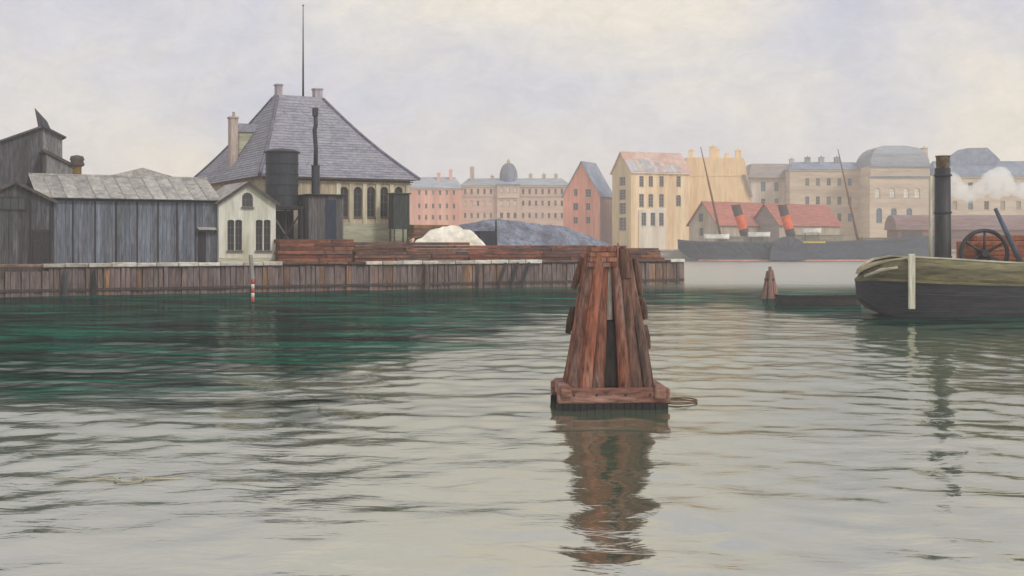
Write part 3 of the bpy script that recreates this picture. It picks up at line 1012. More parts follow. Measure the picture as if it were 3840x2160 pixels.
# ------------------------------------------------------------------ tank tower, hut, signal box
v = 7.2
ua, ub = qu(1012, v), qu(1140, v)
um = (ua + ub) / 2
tr = (ub - ua) / 2 * 0.93
tk = thing('tank_tower', 'dark iron water tank raised on a tarred timber stand beside the white house', 'water tank', Q(um, v + tr), QYAW)
z0, z1 = qz(1075, 772, v) - QZ, qz(1075, 570, v) - QZ
prof = [(tr, z0)]
for i in range(5):
    za_ = z0 + (z1 - z0) * i / 5
    zb_ = z0 + (z1 - z0) * (i + 1) / 5
    prof += [(tr - 0.012 * (i % 2), za_ + 0.02), (tr - 0.012 * (i % 2), zb_ - 0.02)]
prof += [(tr, z1)]
tb = MB().lathe(prof, 32).build('tank', 'iron_blue', tk, smooth=False)
for i in range(6):
    z = z0 + (z1 - z0) * i / 5
    MB().lathe([(tr + 0.004, z - 0.05), (tr + 0.05, z - 0.04), (tr + 0.05, z + 0.04), (tr + 0.004, z + 0.05)], 32).build('hoop', 'iron_black', tb)
MB().lathe([(tr + 0.16, z1 + 0.02), (tr + 0.16, z1 + 0.12), (tr * 0.8, z1 + 0.30), (0.2, z1 + 0.42)], 32).build('lid', 'iron_black', tk)
MB().box(-tr - 0.1, tr + 0.1, -tr - 0.1, tr + 0.1, z0 - 0.3, z0 - 0.02).build('platform', 'tar_board', tk)
for sx in (-1, 1):
    for sy in (-1, 1):
        MB().tube([(sx * (tr - 0.05), sy * (tr - 0.05), 0), (sx * (tr - 0.1), sy * (tr - 0.1), z0 - 0.3)], [0.17, 0.16], 8).build('leg', 'tar_board', tk)
hz_ = z0 - 0.3
for sy in (-1,):
    MB().tube([(-tr + 0.1, sy * (tr - 0.25), 0.4), (tr - 0.1, sy * (tr - 0.25), hz_ - 0.3)], 0.08, 6).build('brace', 'tar_board', tk)
    MB().tube([(tr - 0.1, sy * (tr - 0.42), 0.4), (-tr + 0.1, sy * (tr - 0.42), hz_ - 0.3)], 0.08, 6).build('brace', 'hut_board', tk)
boards(tk, -tr + 0.1, tr - 0.1, tr - 0.35, 0, lambda x: hz_ - 0.05, 0.3, 'tar_board')
MB().tube([(0.25, -tr * 0.2, 0), (0.25, -tr * 0.2, z0)], 0.11, 10).build('down_pipe', 'iron_blue', tk)

v = 6.4
ua, ub = qu(1158, v), qu(1288, v)
W = ub - ua
ht = thing('stove_hut', 'grey boarded flat roofed hut with a blue door and tall stovepipe', 'hut', Q(ua, v), QYAW)
zt = qz(1220, 734, v) - QZ
MB().box(0.03, W - 0.03, 0.05, 3.0, 0, zt - 0.02).build('wall', 'tar_board', ht)
boards(ht, 0, W, 0, 0, lambda x: zt - 0.04, 0.26, 'hut_board')
boards_side = MB().box(-0.02, 0.03, 0.06, 3.0, 0, zt - 0.05).build('side_wall', 'hut_board', ht)
MB().box(-0.22, W + 0.22, -0.35, 3.2, zt, zt + 0.14).build('roof', 'tar_board', ht, bevel=0.02)
x0, x1 = qu(1222, v) - ua, qu(1260, v) - ua
dd = MB().box(x0, x1, -0.07, -0.018, 0.05, qz(1240, 748, v) - QZ).build('door', 'door_blue', ht)
MB().box(x0 + 0.08, x0 + 0.13, -0.12, -0.072, 1.5, 1.7).build('handle', 'iron_black', dd)
xp = qu(1196, v) - ua
zA, zB = qz(1196, 618, v) - QZ, qz(1196, 402, v) - QZ
sp = MB().lathe([(0.37, zt + 0.14), (0.37, zA - 0.1), (0.41, zA - 0.08), (0.41, zA)], 16, xp, 0.9).build('pipe_base', 'iron_blue', ht, smooth=False)
MB().tube([(xp, 0.9, zA), (xp + 0.03, 0.9, zA + (zB - zA) * 0.3), (xp - 0.10, 0.9, zA + (zB - zA) * 0.62), (xp + 0.02, 0.9, zA + (zB - zA) * 0.7), (xp - 0.03, 0.9, zB)], [0.2, 0.19, 0.2, 0.19, 0.17], 10).build('stovepipe', 'iron_black', ht, smooth=True)
MB().lathe([(0.27, zB - 0.75), (0.29, zB), (0.2, zB + 0.02)], 12, xp - 0.03, 0.9).build('pipe_cowl', 'iron_black', ht)

v = 9.5
ua, ub = qu(1476, v), qu(1536, v)
W = ub - ua
kb = thing('signal_box', 'dark green lidded box raised on posts at the hall corner', 'signal box', Q(ua, v), QYAW)
z0, z1 = qz(1505, 858, v) - QZ, qz(1505, 728, v) - QZ
MB().box(0.03, W - 0.03, 0.04, W * 0.8, z0, z1).build('body', 'kiosk_green', kb)
boards(kb, 0, W, 0, z0 - 0.05, lambda x: z1 - 0.02, 0.2, 'kiosk_green', 'slat')
MB().box(-0.12, W + 0.12, -0.15, W * 0.8 + 0.12, z1, z1 + 0.12).build('lid', 'iron_black', kb, bevel=0.02)
for x in (0.1, W - 0.2):
    for y in (0.1, W * 0.8 - 0.15):
        MB().box(x, x + 0.1, y, y + 0.1, 0, z0 - 0.002).build('post', 'kiosk_green', kb)

# ------------------------------------------------------------------ stacks of timber, heaps
def timber_stack(label, px0, px1, v, py_top, m, layers, group='stacks of timber along the quay', taper=0.0):
    ua, ub = qu(px0, v), qu(px1, v)
    L = ub - ua
    st = thing('timber_stack', label, 'timber stack', Q(ua, v, QZ), QYAW, group)
    H = qz((px0 + px1) / 2, py_top, v) - QZ
    th = H / layers
    depth = 2.4
    for k in range(layers):
        nrow = 5 if k == layers - 1 else 2
        ins = taper * k
        for r in range(nrow):
            y0 = (0.0 if r == 0 else depth * r / nrow) + random.uniform(-0.05, 0.05)
            x = ins + random.uniform(0, 0.25)
            while x < L - ins - 0.3:
                ln = min(random.uniform(3.0, 5.2), L - ins - x + random.uniform(-0.2, 0.1))
                if ln < 0.4:
                    break
                MB().box(0, ln - 0.05, random.uniform(-0.08, 0.03), depth / nrow - 0.05, 0.012, th - 0.012).build(
                    'baulk', m if random.random() < 0.75 else ('brown_timber' if m == 'rust_timber' else 'rust_timber'), st, (x, y0, k * th), random.uniform(-0.012, 0.012), bevel=0.02)
                x += ln
    return st


timber_stack('tall rust red timber stack in front of the tank and hut', 1040, 1330, 1.6, 897, 'rust_timber', 6)
timber_stack('brown timber stack below the white heap', 1326, 1765, 1.6, 908, 'brown_timber', 6)
timber_stack('rust red timber stack below the grey heap left of the dolphin', 1756, 2250, 1.6, 920, 'rust_timber', 5)
timber_stack('low rust red timber stack at the quay end right of the dolphin', 2246, 2490, 1.6, 930, 'rust_timber', 5, taper=0.15)


def heap(name, label, cat, prof, v, width, m, rough=0.25, fold=0.0, ncross=26, sharp=1.0):
    """A long heap: prof = (px, py) along its crest; falls off to both sides of it."""
    us = [qu(px, v) for px, py in prof]
    hs = [max(qz(px, py, v) - QZ, 0) for px, py in prof]
    u0, u1 = us[0], us[-1]
    nu = int((u1 - u0) / 0.22)
    mb = MB()
    vs = []
    for i in range(nu + 1):
        u = u0 + (u1 - u0) * i / nu
        h = float(np.interp(u, us, hs))
        for j in range(ncross + 1):
            t = -1 + 2 * j / ncross
            fall = max(0.0, (1 - abs(t) ** 1.35)) ** sharp
            y = t * width * (0.35 + 0.65 * min(1, h / max(hs)))
            nn = mnoise.fractal(Vector((u * 0.6, y * 0.6, 3.1)), 0.9, 2.1, 4) * rough
            ff = fold * abs(math.sin(u * 1.9 + 1.1 * math.sin(y * 0.8 + u * 0.7) + y * 0.5)) ** 0.7 if fold else 0
            z = h * fall + (nn + ff) * (fall ** 0.5) * min(1, h)
            vs.append((u - u0, y, max(z, 0.0) - (0.05 if j in (0, ncross) else 0)))
    fs = []
    w = ncross + 1
    for i in range(nu):
        for j in range(ncross):
            fs.append((i * w + j, (i + 1) * w + j, (i + 1) * w + j + 1, i * w + j + 1))
    mb.add(vs, fs)
    o = mb.build(name, m, None, Q(u0, v), QYAW, smooth=True)
    return tag(o, label, cat)


heap('coal_heap', 'long blue grey heap sloping down to the quay end', 'heap',
     [(1600, 905), (1640, 872), (1700, 852), (1770, 832), (1830, 823), (1900, 824), (2000, 834), (2100, 848), (2180, 873), (2250, 902), (2310, 925), (2330, 940)], 13.0, 5.0, 'coal', 0.2)
heap('white_heap', 'white tarpaulin heap behind the brown timber stack', 'heap',
     [(1545, 930), (1565, 905), (1610, 872), (1660, 856), (1720, 853), (1765, 868), (1800, 900), (1822, 930)], 6.4, 2.0, 'canvas_white', 0.16, fold=0.2)

v = 9.0
ua, ub = qu(1552, v), qu(1690, v)
W = ub - ua
ct = thing('handcart', 'ochre wooden cart with dark side boards behind the white heap', 'cart', Q(ua, v), QYAW)
zc, zc1 = qz(1620, 892, v) - QZ, qz(1620, 848, v) - QZ
MB().box(0, W, 0, 1.6, zc, zc + 0.12).build('bed', 'ochre_wood', ct)
for k in range(4):
    z = zc + 0.12 + (zc1 - zc) * k / 4
    MB().box(0.02, W - 0.02, 0, 0.07, z + 0.015, z + (zc1 - zc) / 4).build('side_board', 'ochre_wood' if k == 3 else 'brown_timber', ct)
    MB().box(0.02, W - 0.02, 1.5, 1.57, z + 0.015, z + (zc1 - zc) / 4).build('side_board', 'ochre_wood', ct)
    MB().box(0, 0.06, 0.08, 1.49, z + 0.015, z + (zc1 - zc) / 4).build('end_board', 'ochre_wood', ct)
for x in (W * 0.22, W * 0.78):
    for y in (-0.12, 1.62):
        wh_ = MB()
        rr_ = zc * 0.52
        pts = [(x + rr_ * math.cos(a), y, rr_ + rr_ * math.sin(a)) for a in [2 * math.pi * i / 18 for i in range(19)]]
        wh_.tube(pts, 0.05, 6)
        for i in range(4):
            a = math.pi * i / 4
            wh_.tube([(x - rr_ * math.cos(a), y, rr_ - rr_ * math.sin(a)), (x + rr_ * math.cos(a), y, rr_ + rr_ * math.sin(a))], 0.035, 6)
        wh_.build('wheel', 'tar_board', ct)
    MB().box(x - 0.06, x + 0.06, -0.1, 1.6, zc * 0.46, zc - 0.003).build('axle_block', 'tar_board', ct)

v = 7.0
ua = qu(1800, v)
W = qu(1858, v) - ua
cr = thing('dark_crate', 'dark slatted crate between the white and grey heaps', 'crate', Q(ua, v), QYAW)
zc = qz(1830, 868, v) - QZ
MB().box(0.03, W - 0.03, 0.03, 1.2, 0, zc - 0.03).build('box', 'iron_black', cr)
for k in range(6):
    z = zc * k / 6
    MB().box(0, W, 0, 0.028, z + 0.02, z + zc / 6 - 0.02).build('slat', 'iron_blue', cr)
MB().box(-0.05, W + 0.05, -0.05, 1.25, zc - 0.03, zc + 0.05).build('lid', 'iron_blue', cr)
v = 6.0
gp = MB().tube([(0, 0, 0), (0.02, 0, 1.6), (0, 0, qz(1860, 826, v) - QZ)], [0.13, 0.12, 0.09], 8, jitter=0.1).build('mooring_post', 'kiosk_green', None, Q(qu(1860, v), v))
tag(gp, 'green grey post standing before the blue grey heap', 'post')

# ------------------------------------------------------------------ the mooring dolphin
DY = 30.4
DX = Xat(2281, DY)
dol = thing('mooring_dolphin', 'red brown timber mooring dolphin standing in the water', 'dolphin', (DX, DY, 0), R(3))
dol.scale = (1, 0.72, 1)
ZT = Zat(925, DY)                 # top, about 3.9 m above the water
ZB = 0.53                         # top of the base frame


def pile(x0, y0, x1, y1, r0, r1, m, z1=None, z0=-1.5, flat=1.0, name='pile'):
    z1 = z1 or ZT - 0.1
    pts, rad = [], []
    for i in range(7):
        t = i / 6
        wob = 0.012 * math.sin(9 * t + x0 * 7)
        pts.append((x0 + (x1 - x0) * t + wob, y0 + (y1 - y0) * t, z0 + (z1 - z0) * t))
        rad.append(r0 + (r1 - r0) * t)
    return MB().tube(pts, rad, 9, jitter=0.09, flat=flat).build(name, m, dol, smooth=False, bevel=0.012)


def foot(xz, ztop, xt):
    """Where a raking pile must start at z=-1.5 so that it passes xz at the base frame."""
    t = (ZB + 1.5) / (ztop + 1.5)
    return (xz - xt * t) / (1 - t)


zt = ZT - 0.02
# front row: (x at frame, x at top, radius low, radius high, material, y low, y top)
front = [(-0.93, -0.40, 0.155, 0.12, 'dolphin_red', -0.86, -0.36), (-0.64, -0.26, 0.185, 0.13, 'dolphin_red', -0.92, -0.44),
         (-0.34, -0.13, 0.165, 0.11, 'dolphin_red', -0.90, -0.42),
         (0.30, 0.15, 0.165, 0.115, 'dolphin_red', -0.92, -0.44), (0.60, 0.30, 0.185, 0.14, 'dolphin_brown', -0.92, -0.40), (0.88, 0.44, 0.155, 0.12, 'dolphin_brown', -0.85, -0.34)]
for xb, xt, r0, r1, m, yb, yt in front:
    top = zt - random.uniform(0.12, 0.3)
    pile(foot(xb, top, xt), foot(yb, top, yt), xt, yt, r0 * 1.06, r1, m, top)
sides = [(-0.98, -0.45, -0.46, -0.18), (-1.0, 0.0, -0.48, 0.0), (-0.98, 0.45, -0.46, 0.2), (0.96, -0.45, 0.48, -0.18), (0.98, 0.0, 0.5, 0.0), (0.96, 0.45, 0.48, 0.2),
         (-0.6, 0.9, -0.28, 0.4), (-0.2, 0.92, -0.1, 0.42), (0.2, 0.92, 0.1, 0.42), (0.6, 0.9, 0.3, 0.4), (-0.95, 0.85, -0.42, 0.38), (0.95, 0.85, 0.44, 0.38)]
for xb, yb, xt, yt in sides:
    top = zt - random.uniform(0.15, 0.4)
    pile(foot(xb, top, xt), foot(yb, top, yt), xt, yt, 0.155, 0.115, random.choice(['dolphin_red', 'dolphin_brown']), top)
# dark inner lining boards behind the piles
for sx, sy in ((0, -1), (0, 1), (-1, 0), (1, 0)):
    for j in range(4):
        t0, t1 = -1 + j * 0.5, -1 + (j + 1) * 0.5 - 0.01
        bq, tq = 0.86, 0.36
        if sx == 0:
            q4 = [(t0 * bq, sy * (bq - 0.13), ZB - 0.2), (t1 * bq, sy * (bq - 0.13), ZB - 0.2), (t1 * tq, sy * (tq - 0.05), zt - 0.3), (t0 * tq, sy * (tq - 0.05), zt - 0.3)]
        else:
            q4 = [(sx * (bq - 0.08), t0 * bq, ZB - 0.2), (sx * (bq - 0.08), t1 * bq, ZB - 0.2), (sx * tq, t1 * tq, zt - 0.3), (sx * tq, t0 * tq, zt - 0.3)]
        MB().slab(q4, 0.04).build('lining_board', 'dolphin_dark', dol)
# the king post seen between the front piles, with its grey facing and dark plank
pile(-0.02, -0.1, 0.0, 0.0, 0.24, 0.2, 'dolphin_brown', zt - 0.2)
MB().slab([(-0.12, -0.60, 2.15), (0.05, -0.60, 2.15), (0.05, -0.42, zt - 0.42), (-0.10, -0.42, zt - 0.42)], 0.07).build('grey_facing', 'dolphin_grey', dol)
mbp = MB()
mbp.add([(-0.19, -0.86, ZB), (0.16, -0.86, ZB), (0.13, -0.64, 2.0), (0.08, -0.62, 2.12), (-0.10, -0.62, 2.12), (-0.15, -0.64, 2.0),
         (-0.19, -0.78, ZB), (0.16, -0.78, ZB), (0.13, -0.56, 2.0), (0.08, -0.54, 2.12), (-0.10, -0.54, 2.12), (-0.15, -0.56, 2.0)],
        [(0, 1, 2, 3, 4, 5), (11, 10, 9, 8, 7, 6), (0, 6, 7, 1), (1, 7, 8, 2), (2, 8, 9, 3), (3, 9, 10, 4), (4, 10, 11, 5), (5, 11, 6, 0)])
mbp.build('dark_plank', 'plank_dark', dol, bevel=0.01)
# head: boarded cap on the left, the tall post head on the right
zc = ZT - 0.50
for i in range(4):
    za_, zb_ = zc + i * 0.125, zc + (i + 1) * 0.125 - 0.012
    ins = 0.02 * i
    MB().box(-0.54 + ins, 0.16 + random.uniform(-0.01, 0.01), -0.60 + ins * 0.7 + random.uniform(-0.01, 0.01), -0.53 + ins * 0.7, za_, zb_).build('cap_board', 'dolphin_red', dol, bevel=0.012)
    MB().box(-0.56 + ins, -0.50 + ins, -0.52, 0.50, za_, zb_).build('cap_board', 'dolphin_red', dol, bevel=0.012)
    MB().box(0.50 - ins, 0.56 - ins, -0.40, 0.50, za_ - 0.06, zb_ - 0.06).build('cap_board', 'dolphin_brown', dol, bevel=0.012)
    MB().box(-0.49 + ins, 0.49 - ins, 0.505, 0.565, za_ - 0.04, zb_ - 0.04).build('cap_board', 'dolphin_brown', dol, bevel=0.012)
MB().xy([(-0.50, -0.55), (0.18, -0.55), (0.42, -0.40), (0.46, 0.46), (-0.46, 0.46)], ZT - 0.015, ZT + 0.03).build('cap_top', 'dolphin_red', dol, bevel=0.012)
ph = MB().tube([(0.38, -0.56, ZT - 0.78), (0.36, -0.55, ZT - 0.45), (0.32, -0.52, ZT - 0.10), (0.30, -0.50, ZT + 0.0)], [0.13, 0.145, 0.125, 0.07], 10, jitter=0.06)
ph.build('post_head', 'dolphin_brown', dol, bevel=0.01)
MB().box(0.165, 0.205, -0.585, -0.50, ZT - 0.62, ZT + 0.09).build('cap_strap', 'dolphin_red', dol)
# corbel under the cap
MB().xz([(-0.42, zc - 0.02), (-0.10, zc - 0.02), (-0.14, zc - 0.16), (-0.24, zc - 0.24)], -0.56, -0.46).build('corbel', 'tar_board', dol)
# outer fender timbers seen at the edges
for xb, zb_, xt, ztp, yy in ((-0.86, ZT - 1.05, -0.62, ZT - 0.28, 0.1), (-1.0, ZT - 2.15, -0.86, ZT - 1.5, 0.1), (0.82, ZT - 1.2, 0.66, ZT - 0.3, 0.12), (0.94, ZT - 1.8, 0.84, ZT - 1.28, 0.1), (1.02, ZT - 2.55, 0.92, ZT - 1.95, 0.15)):
    MB().tube([(xb, yy, zb_), ((xb + xt) / 2, yy - 0.03, (zb_ + ztp) / 2), (xt, yy, ztp)], [0.07, 0.105, 0.08], 8, jitter=0.1).build('outer_timber', 'dolphin_brown', dol, bevel=0.008)
# base frame: four red beams, tarred skirt boards under it
bw = 1.36
for sx, sy, nm in ((0, -1, 'f'), (0, 1, 'b')):
    y = sy * 1.14
    MB().box(-bw, bw, y - 0.13, y + 0.13, ZB - 0.36, ZB).build('frame_beam', 'dolphin_beam', dol, rz=R(0.8) if sy < 0 else 0, bevel=0.035)
for sx in (-1, 1):
    MB().box(sx * 1.14 - 0.13, sx * 1.14 + 0.13, -1.36, 1.36, ZB - 0.26, ZB + 0.06).build('frame_beam', 'dolphin_beam', dol, bevel=0.035)
MB().xy([(-1.0, -1.0), (1.0, -1.0), (1.0, 1.0), (-1.0, 1.0)], ZB - 0.28, ZB - 0.2).build('frame_deck', 'dolphin_brown', dol)
x = -1.36
while x < 1.3:
    w = random.uniform(0.13, 0.2)
    for sy in (-1, 1):
        MB().box(x, min(x + w - 0.012, 1.34), sy * 1.14 - 0.10 + random.uniform(-0.015, 0.015), sy * 1.14 + 0.08, -0.45, ZB - 0.365).build('skirt_board', 'dolphin_tar', dol)
    x += w
for sx in (-1, 1):
    y = -1.0
    while y < 0.95:
        w = random.uniform(0.15, 0.22)
        MB().box(sx * 1.14 - 0.09, sx * 1.14 + 0.09, y, y + w - 0.012, -0.45, ZB - 0.265).build('skirt_board', 'dolphin_tar', dol)
        y += w
for x in (-0.95, -0.4, 0.3, 0.9):
    MB().tube([(x, -1.29, ZB - 0.16), (x, -1.26, ZB - 0.16)], 0.035, 8).build('bolt_head', 'iron_black', dol)

# rope end afloat beside the dolphin
pts = []
for i in range(80):
    a = i / 79 * 4 * math.pi
    pts.append((0.46 * math.cos(a) + 0.05 * math.sin(a * 0.5), 0.62 * math.sin(a) + 0.25 * math.sin(a * 0.5), 0.035))
pts = [(-1.1, 0.1, 0.3), (-0.8, 0.05, 0.08)] + [(-0.55, 0.0, 0.035)] + pts[38:]
rp = MB().tube(pts, 0.018, 6).build('mooring_rope', 'rope', None, (Xat(2545, 31.2), 31.2, 0.0), smooth=True)
tag(rp, 'thin brown rope looped on the water at the dolphin foot', 'rope')
pts = [(0.24 * math.cos(a), 0.22 * math.sin(a), 0.03) for a in [2 * math.pi * i / 30 for i in range(31)]]
pts = [(-1.3, 0.1, 0.03), (-0.8, -0.02, 0.03), (-0.3, 0.12, 0.03)] + pts[12:] + pts[1:9] + [(0.5, 0.05, 0.03), (0.9, 0.1, 0.03)]
yv = 4 * F / (1805 - HY)
rp = MB().tube(pts, 0.014, 6).build('floating_rope', 'tug_rail', None, (Xat(485, yv), yv, 0.0), smooth=True)
tag(rp, 'pale knotted rope end floating in the left foreground', 'rope')

# ------------------------------------------------------------------ small things in the water
yv = 85.0
po = thing('marker_pole', 'grey marker pole with red and white bands before the white house', 'pole', (Xat(948, yv), yv, 0))
zt = Zat(955, yv)
zm = Zat(1048, yv)
MB().tube([(0, 0, -1.2), (0, 0, zm)], [0.1, 0.1], 10).build('foot', 'pole_red', po, smooth=True)
for i in range(5):
    a = zm * i / 5
    MB().tube([(0, 0, a), (0, 0, a + zm / 5 - 0.01)], 0.112, 10).build('band', 'pole_red' if i % 2 == 0 else 'pole_white', po, smooth=True)
MB().tube([(0, 0, zm), (-0.06, 0, zm + 0.7), (-0.16, 0, zt)], [0.14, 0.15, 0.13], 10, jitter=0.06).build('shaft', 'pole_grey', po)
MB().tube([(-0.17, 0.0, -1), (-0.17, 0.0, 1.0)], 0.05, 8).build('stay_post', 'tar_board', po)

yv = 90.0
br = thing('pile_cluster', 'small brown cluster of piles in the open water right of the dolphin', 'pile cluster', (Xat(2886, yv), yv, 0))
zt = Zat(1000, yv)
for i, (x, y, xt, h) in enumerate(((-0.42, -0.2, -0.12, 0.86), (0, -0.42, 0.0, 1.0), (0.42, -0.2, 0.12, 0.9), (0.3, 0.35, 0.1, 0.8), (-0.3, 0.35, -0.1, 0.82))):
    MB().tube([(x * 1.15, y * 1.15, -1), (x, y, 0), (xt, y * 0.3, zt * h)], [0.24, 0.23, 0.13], 8, jitter=0.1).build('pile', 'brown_buoy', br)
MB().lathe([(0.36, zt * 0.55), (0.4, zt * 0.57), (0.38, zt * 0.63), (0.34, zt * 0.64)], 12).build('iron_band', 'iron_black', br)


# ------------------------------------------------------------------ vessels
def hull_sections(stations, n=9):
    """stations: (x, half beam at deck, half beam at waterline, z keel, z deck) -> grid port to starboard."""
    grid = []
    for x, bd, bwl, zk, zd in stations:
        row = []
        for j in range(-n, n + 1):
            t = abs(j) / n
            s = -1 if j < 0 else 1
            if t < 0.4:
                y = bwl * math.sin(t / 0.4 * math.pi / 2)
                z = zk + (0.0 - zk) * (1 - math.cos(t / 0.4 * math.pi / 2))
            else:
                q = (t - 0.4) / 0.6
                y = bwl + (bd - bwl) * q ** 1.3
                z = zd * q
            row.append((x, s * y, z))
        grid.append(row)
    return grid


def loft(grid, closed_ends=True):
    mb = MB()
    w = len(grid[0])
    vs = [p for r in grid for p in r]
    fs = []
    for i in range(len(grid) - 1):
        for j in range(w - 1):
            fs.append((i * w + j, (i + 1) * w + j, (i + 1) * w + j + 1, i * w + j + 1))
    if closed_ends:
        fs.append(tuple(range(w)))
        fs.append(tuple(range(len(vs) - 1, len(vs) - w - 1, -1)))
    return mb.add(vs, fs)


def band(stations, y_out, z_lo, z_hi, thick=0.06):
    """A strake following the deck line on both sides and round both ends."""
    mb = MB()
    loop = [(x, -(b + y_out), z) for x, b, _, _, z in stations] + [(x, b + y_out, z) for x, b, _, _, z in reversed(stations)]
    n = len(loop)
    vs, fs = [], []
    cxs = sum(p[0] for p in loop) / n
    for x, y, z in loop:
        sy = 1 if y > 0 else -1
        vs += [(x, y, z + z_lo), (x, y, z + z_hi), (x + (thick if x < cxs else -thick) * 0.5, y - sy * thick, z + z_hi), (x + (thick if x < cxs else -thick) * 0.5, y - sy * thick, z + z_lo)]
    for i in range(n):
        k = (i + 1) % n
        for a in range(4):
            b = (a + 1) % 4
            fs.append((i * 4 + a, i * 4 + b, k * 4 + b, k * 4 + a))
    return mb.add(vs, fs)


def deck(stations, dz, inset=0.05):
    mb = MB()
    loop = [(x, -(max(b - inset, 0.01)), z + dz) for x, b, _, _, z in stations] + [(x, max(b - inset, 0.01), z + dz) for x, b, _, _, z in reversed(stations)]
    m = len(stations)
    fs = [(i, i + 1, 2 * m - 2 - i, 2 * m - 1 - i) for i in range(m - 1)]
    return mb.add(loop, fs)


def funnel(name, parent, x, y, zb, zt, r, rake, mats, cuts, n=18):
    """Raked funnel in coloured rings; rake = x shift from foot to top."""
    zs = [zb] + [zb + (zt - zb) * c for c in cuts] + [zt]
    fo = None
    for i, m in enumerate(mats):
        a, b = zs[i], zs[i + 1]
        xa = x + rake * (a - zb) / (zt - zb)
        xb = x + rake * (b - zb) / (zt - zb)
        rr = r * (1.0 - 0.02 * i)
        o = MB().tube([(xa, y, a), (xb, y, b)], [rr, rr], n).build(name if i == 0 else 'funnel_ring', m, parent if i == 0 else fo)
        if i == 0:
            fo = o
    MB().tube([(x + rake - 0.01, y, zt - 0.12), (x + rake, y, zt + 0.05)], [r * 1.1, r * 1.1], n).build('funnel_lip', mats[-1], fo)
    return fo


# --- steamship at the far quay
SY = 281.0
S = SY / F
sx0 = Xat(2552, SY)
ss = thing('steamship', 'dark blue grey steamship with two orange funnels and raked masts', 'ship', (sx0, SY + 4.5, 0))
L = Xat(3560, SY) - sx0
zdk = Zat(908, SY)
st = []
for x, bd, bw_, k in ((0.0, 0.6, 0.05, 0.12), (1.0, 2.2, 0.1, 0.08), (2.5, 3.3, 0.8, 0.05), (4.5, 4.0, 2.2, 0.02), (9, 4.4, 3.7, 0), (20, 4.5, 4.2, -0.02), (34, 4.5, 4.2, 0.0), (46, 4.2, 3.4, 0.10), (55, 2.6, 1.5, 0.24), (L, 0.15, 0.05, 0.34)):
    st.append((x, bd, bw_, -1.6, zdk * (1 + k)))
gr = hull_sections(st)
for i, lift in enumerate((2.9, 2.0, 1.0, 0.35)):       # counter stern: the bottom sweeps up
    gr[i] = [(x, y, max(z, lift + (z / st[i][4]) * (st[i][4] - lift)) if z > 0 else lift) for x, y, z in gr[i]]
loft(gr).build('hull', 'ship_hull', ss, smooth=True)
deck(st, -0.25).build('deck', 'ship_deckhouse', ss)
band(st, 0.03, -0.35, 0.12, 0.15).build('rail', 'ship_hull', ss)
bt = [(x, b_ * 1.0 + 0.03, b_, -1, 0.0) for x, _, b_, _, _ in st[3:]]
band(bt, 0.06, 0.05, 0.42, 0.1).build('boot_topping', 'ship_boot', ss)


def sx(px):
    return Xat(px, SY) - sx0


def deckhouse(px0, px1, py0, py1, dep, m, nwin=0):
    h = MB().box(sx(px0), sx(px1), -dep, dep, Zat(py1, SY), Zat(py0, SY)).build('deckhouse', m, ss)
    MB().box(sx(px0) - 0.2, sx(px1) + 0.2, -dep - 0.2, dep + 0.2, Zat(py0, SY), Zat(py0, SY) + 0.12).build('house_roof', m, h)
    for i in range(nwin):
        x = sx(px0) + (sx(px1) - sx(px0)) * (i + 0.5) / nwin
        put_window(h, x, -dep - 0.03, Zat(py1, SY) + 0.9 + 0.0, 0.55, 0.7, 0, 'frame_dark', 'glass', (1, 1))
    return h


deckhouse(2700, 2870, 888, 922, 2.6, 'ship_deckhouse', 8)
deckhouse(2990, 3170, 882, 922, 2.6, 'ship_deckhouse', 9)
deckhouse(3250, 3360, 893, 922, 2.2, 'ship_deckhouse', 5)
# paddle box
cxp, czp, rp_ = sx(2950), Zat(945, SY), 58 * S
pbx = []
for i in range(17):
    a = math.pi * i / 16
    pbx.append((cxp + rp_ * 1.15 * math.cos(a), czp + rp_ * math.sin(a)))
poly = [(cxp + rp_ * 1.15, 0.3)] + pbx + [(cxp - rp_ * 1.15, 0.3)]
pb = MB().xz(poly, -6.4, -4.2).build('paddle_box', 'ship_hull', ss)
for k in range(5):
    a = math.pi * (k + 1) / 6
    MB().tube([(cxp + 0.5 * math.cos(a), -6.43, czp + 0.5 * math.sin(a)), (cxp + rp_ * 1.05 * math.cos(a), -6.43, czp + rp_ * 0.93 * math.sin(a))], 0.09, 6).build('rib', 'funnel_black', pb)
for k in range(9):                     # diagonal rubbing timbers on the side
    x = sx(2600 + k * 33)
    MB().tube([(x, -4.62 + (0.5 if k < 2 else 0), zdk - 0.35), (x + 2.4, -4.55 + (0.9 if k < 2 else 0.1), 1.2)], 0.12, 6).build('rubbing_timber', 'funnel_black', ss)
for px_t, px_b, yt, yb in ((2772, 2816, 768, 890), (2949, 2990, 768, 884)):
    zb_, zt_ = Zat(905, SY), Zat(yt, SY)
    funnel('funnel', ss, sx(px_b), 0, zb_, zt_, 18 * S, (px_t - px_b) * S, ['funnel_black', 'funnel_orange', 'funnel_black'], [0.34, 0.72])
for (xa, ya, xb, yb) in ((2640, 545, 2722, 892), (3163, 552, 3243, 895)):
    zb_, zt_ = Zat(915, SY), Zat(ya, SY)
    ms = MB().tube([(sx(xb), 0.4, zb_), (sx(xb * 0.5 + xa * 0.5), 0.4, (zb_ + zt_) / 2), (sx(xa), 0.4, zt_)], [0.32, 0.25, 0.09], 8).build('mast', 'mast', ss, smooth=True)


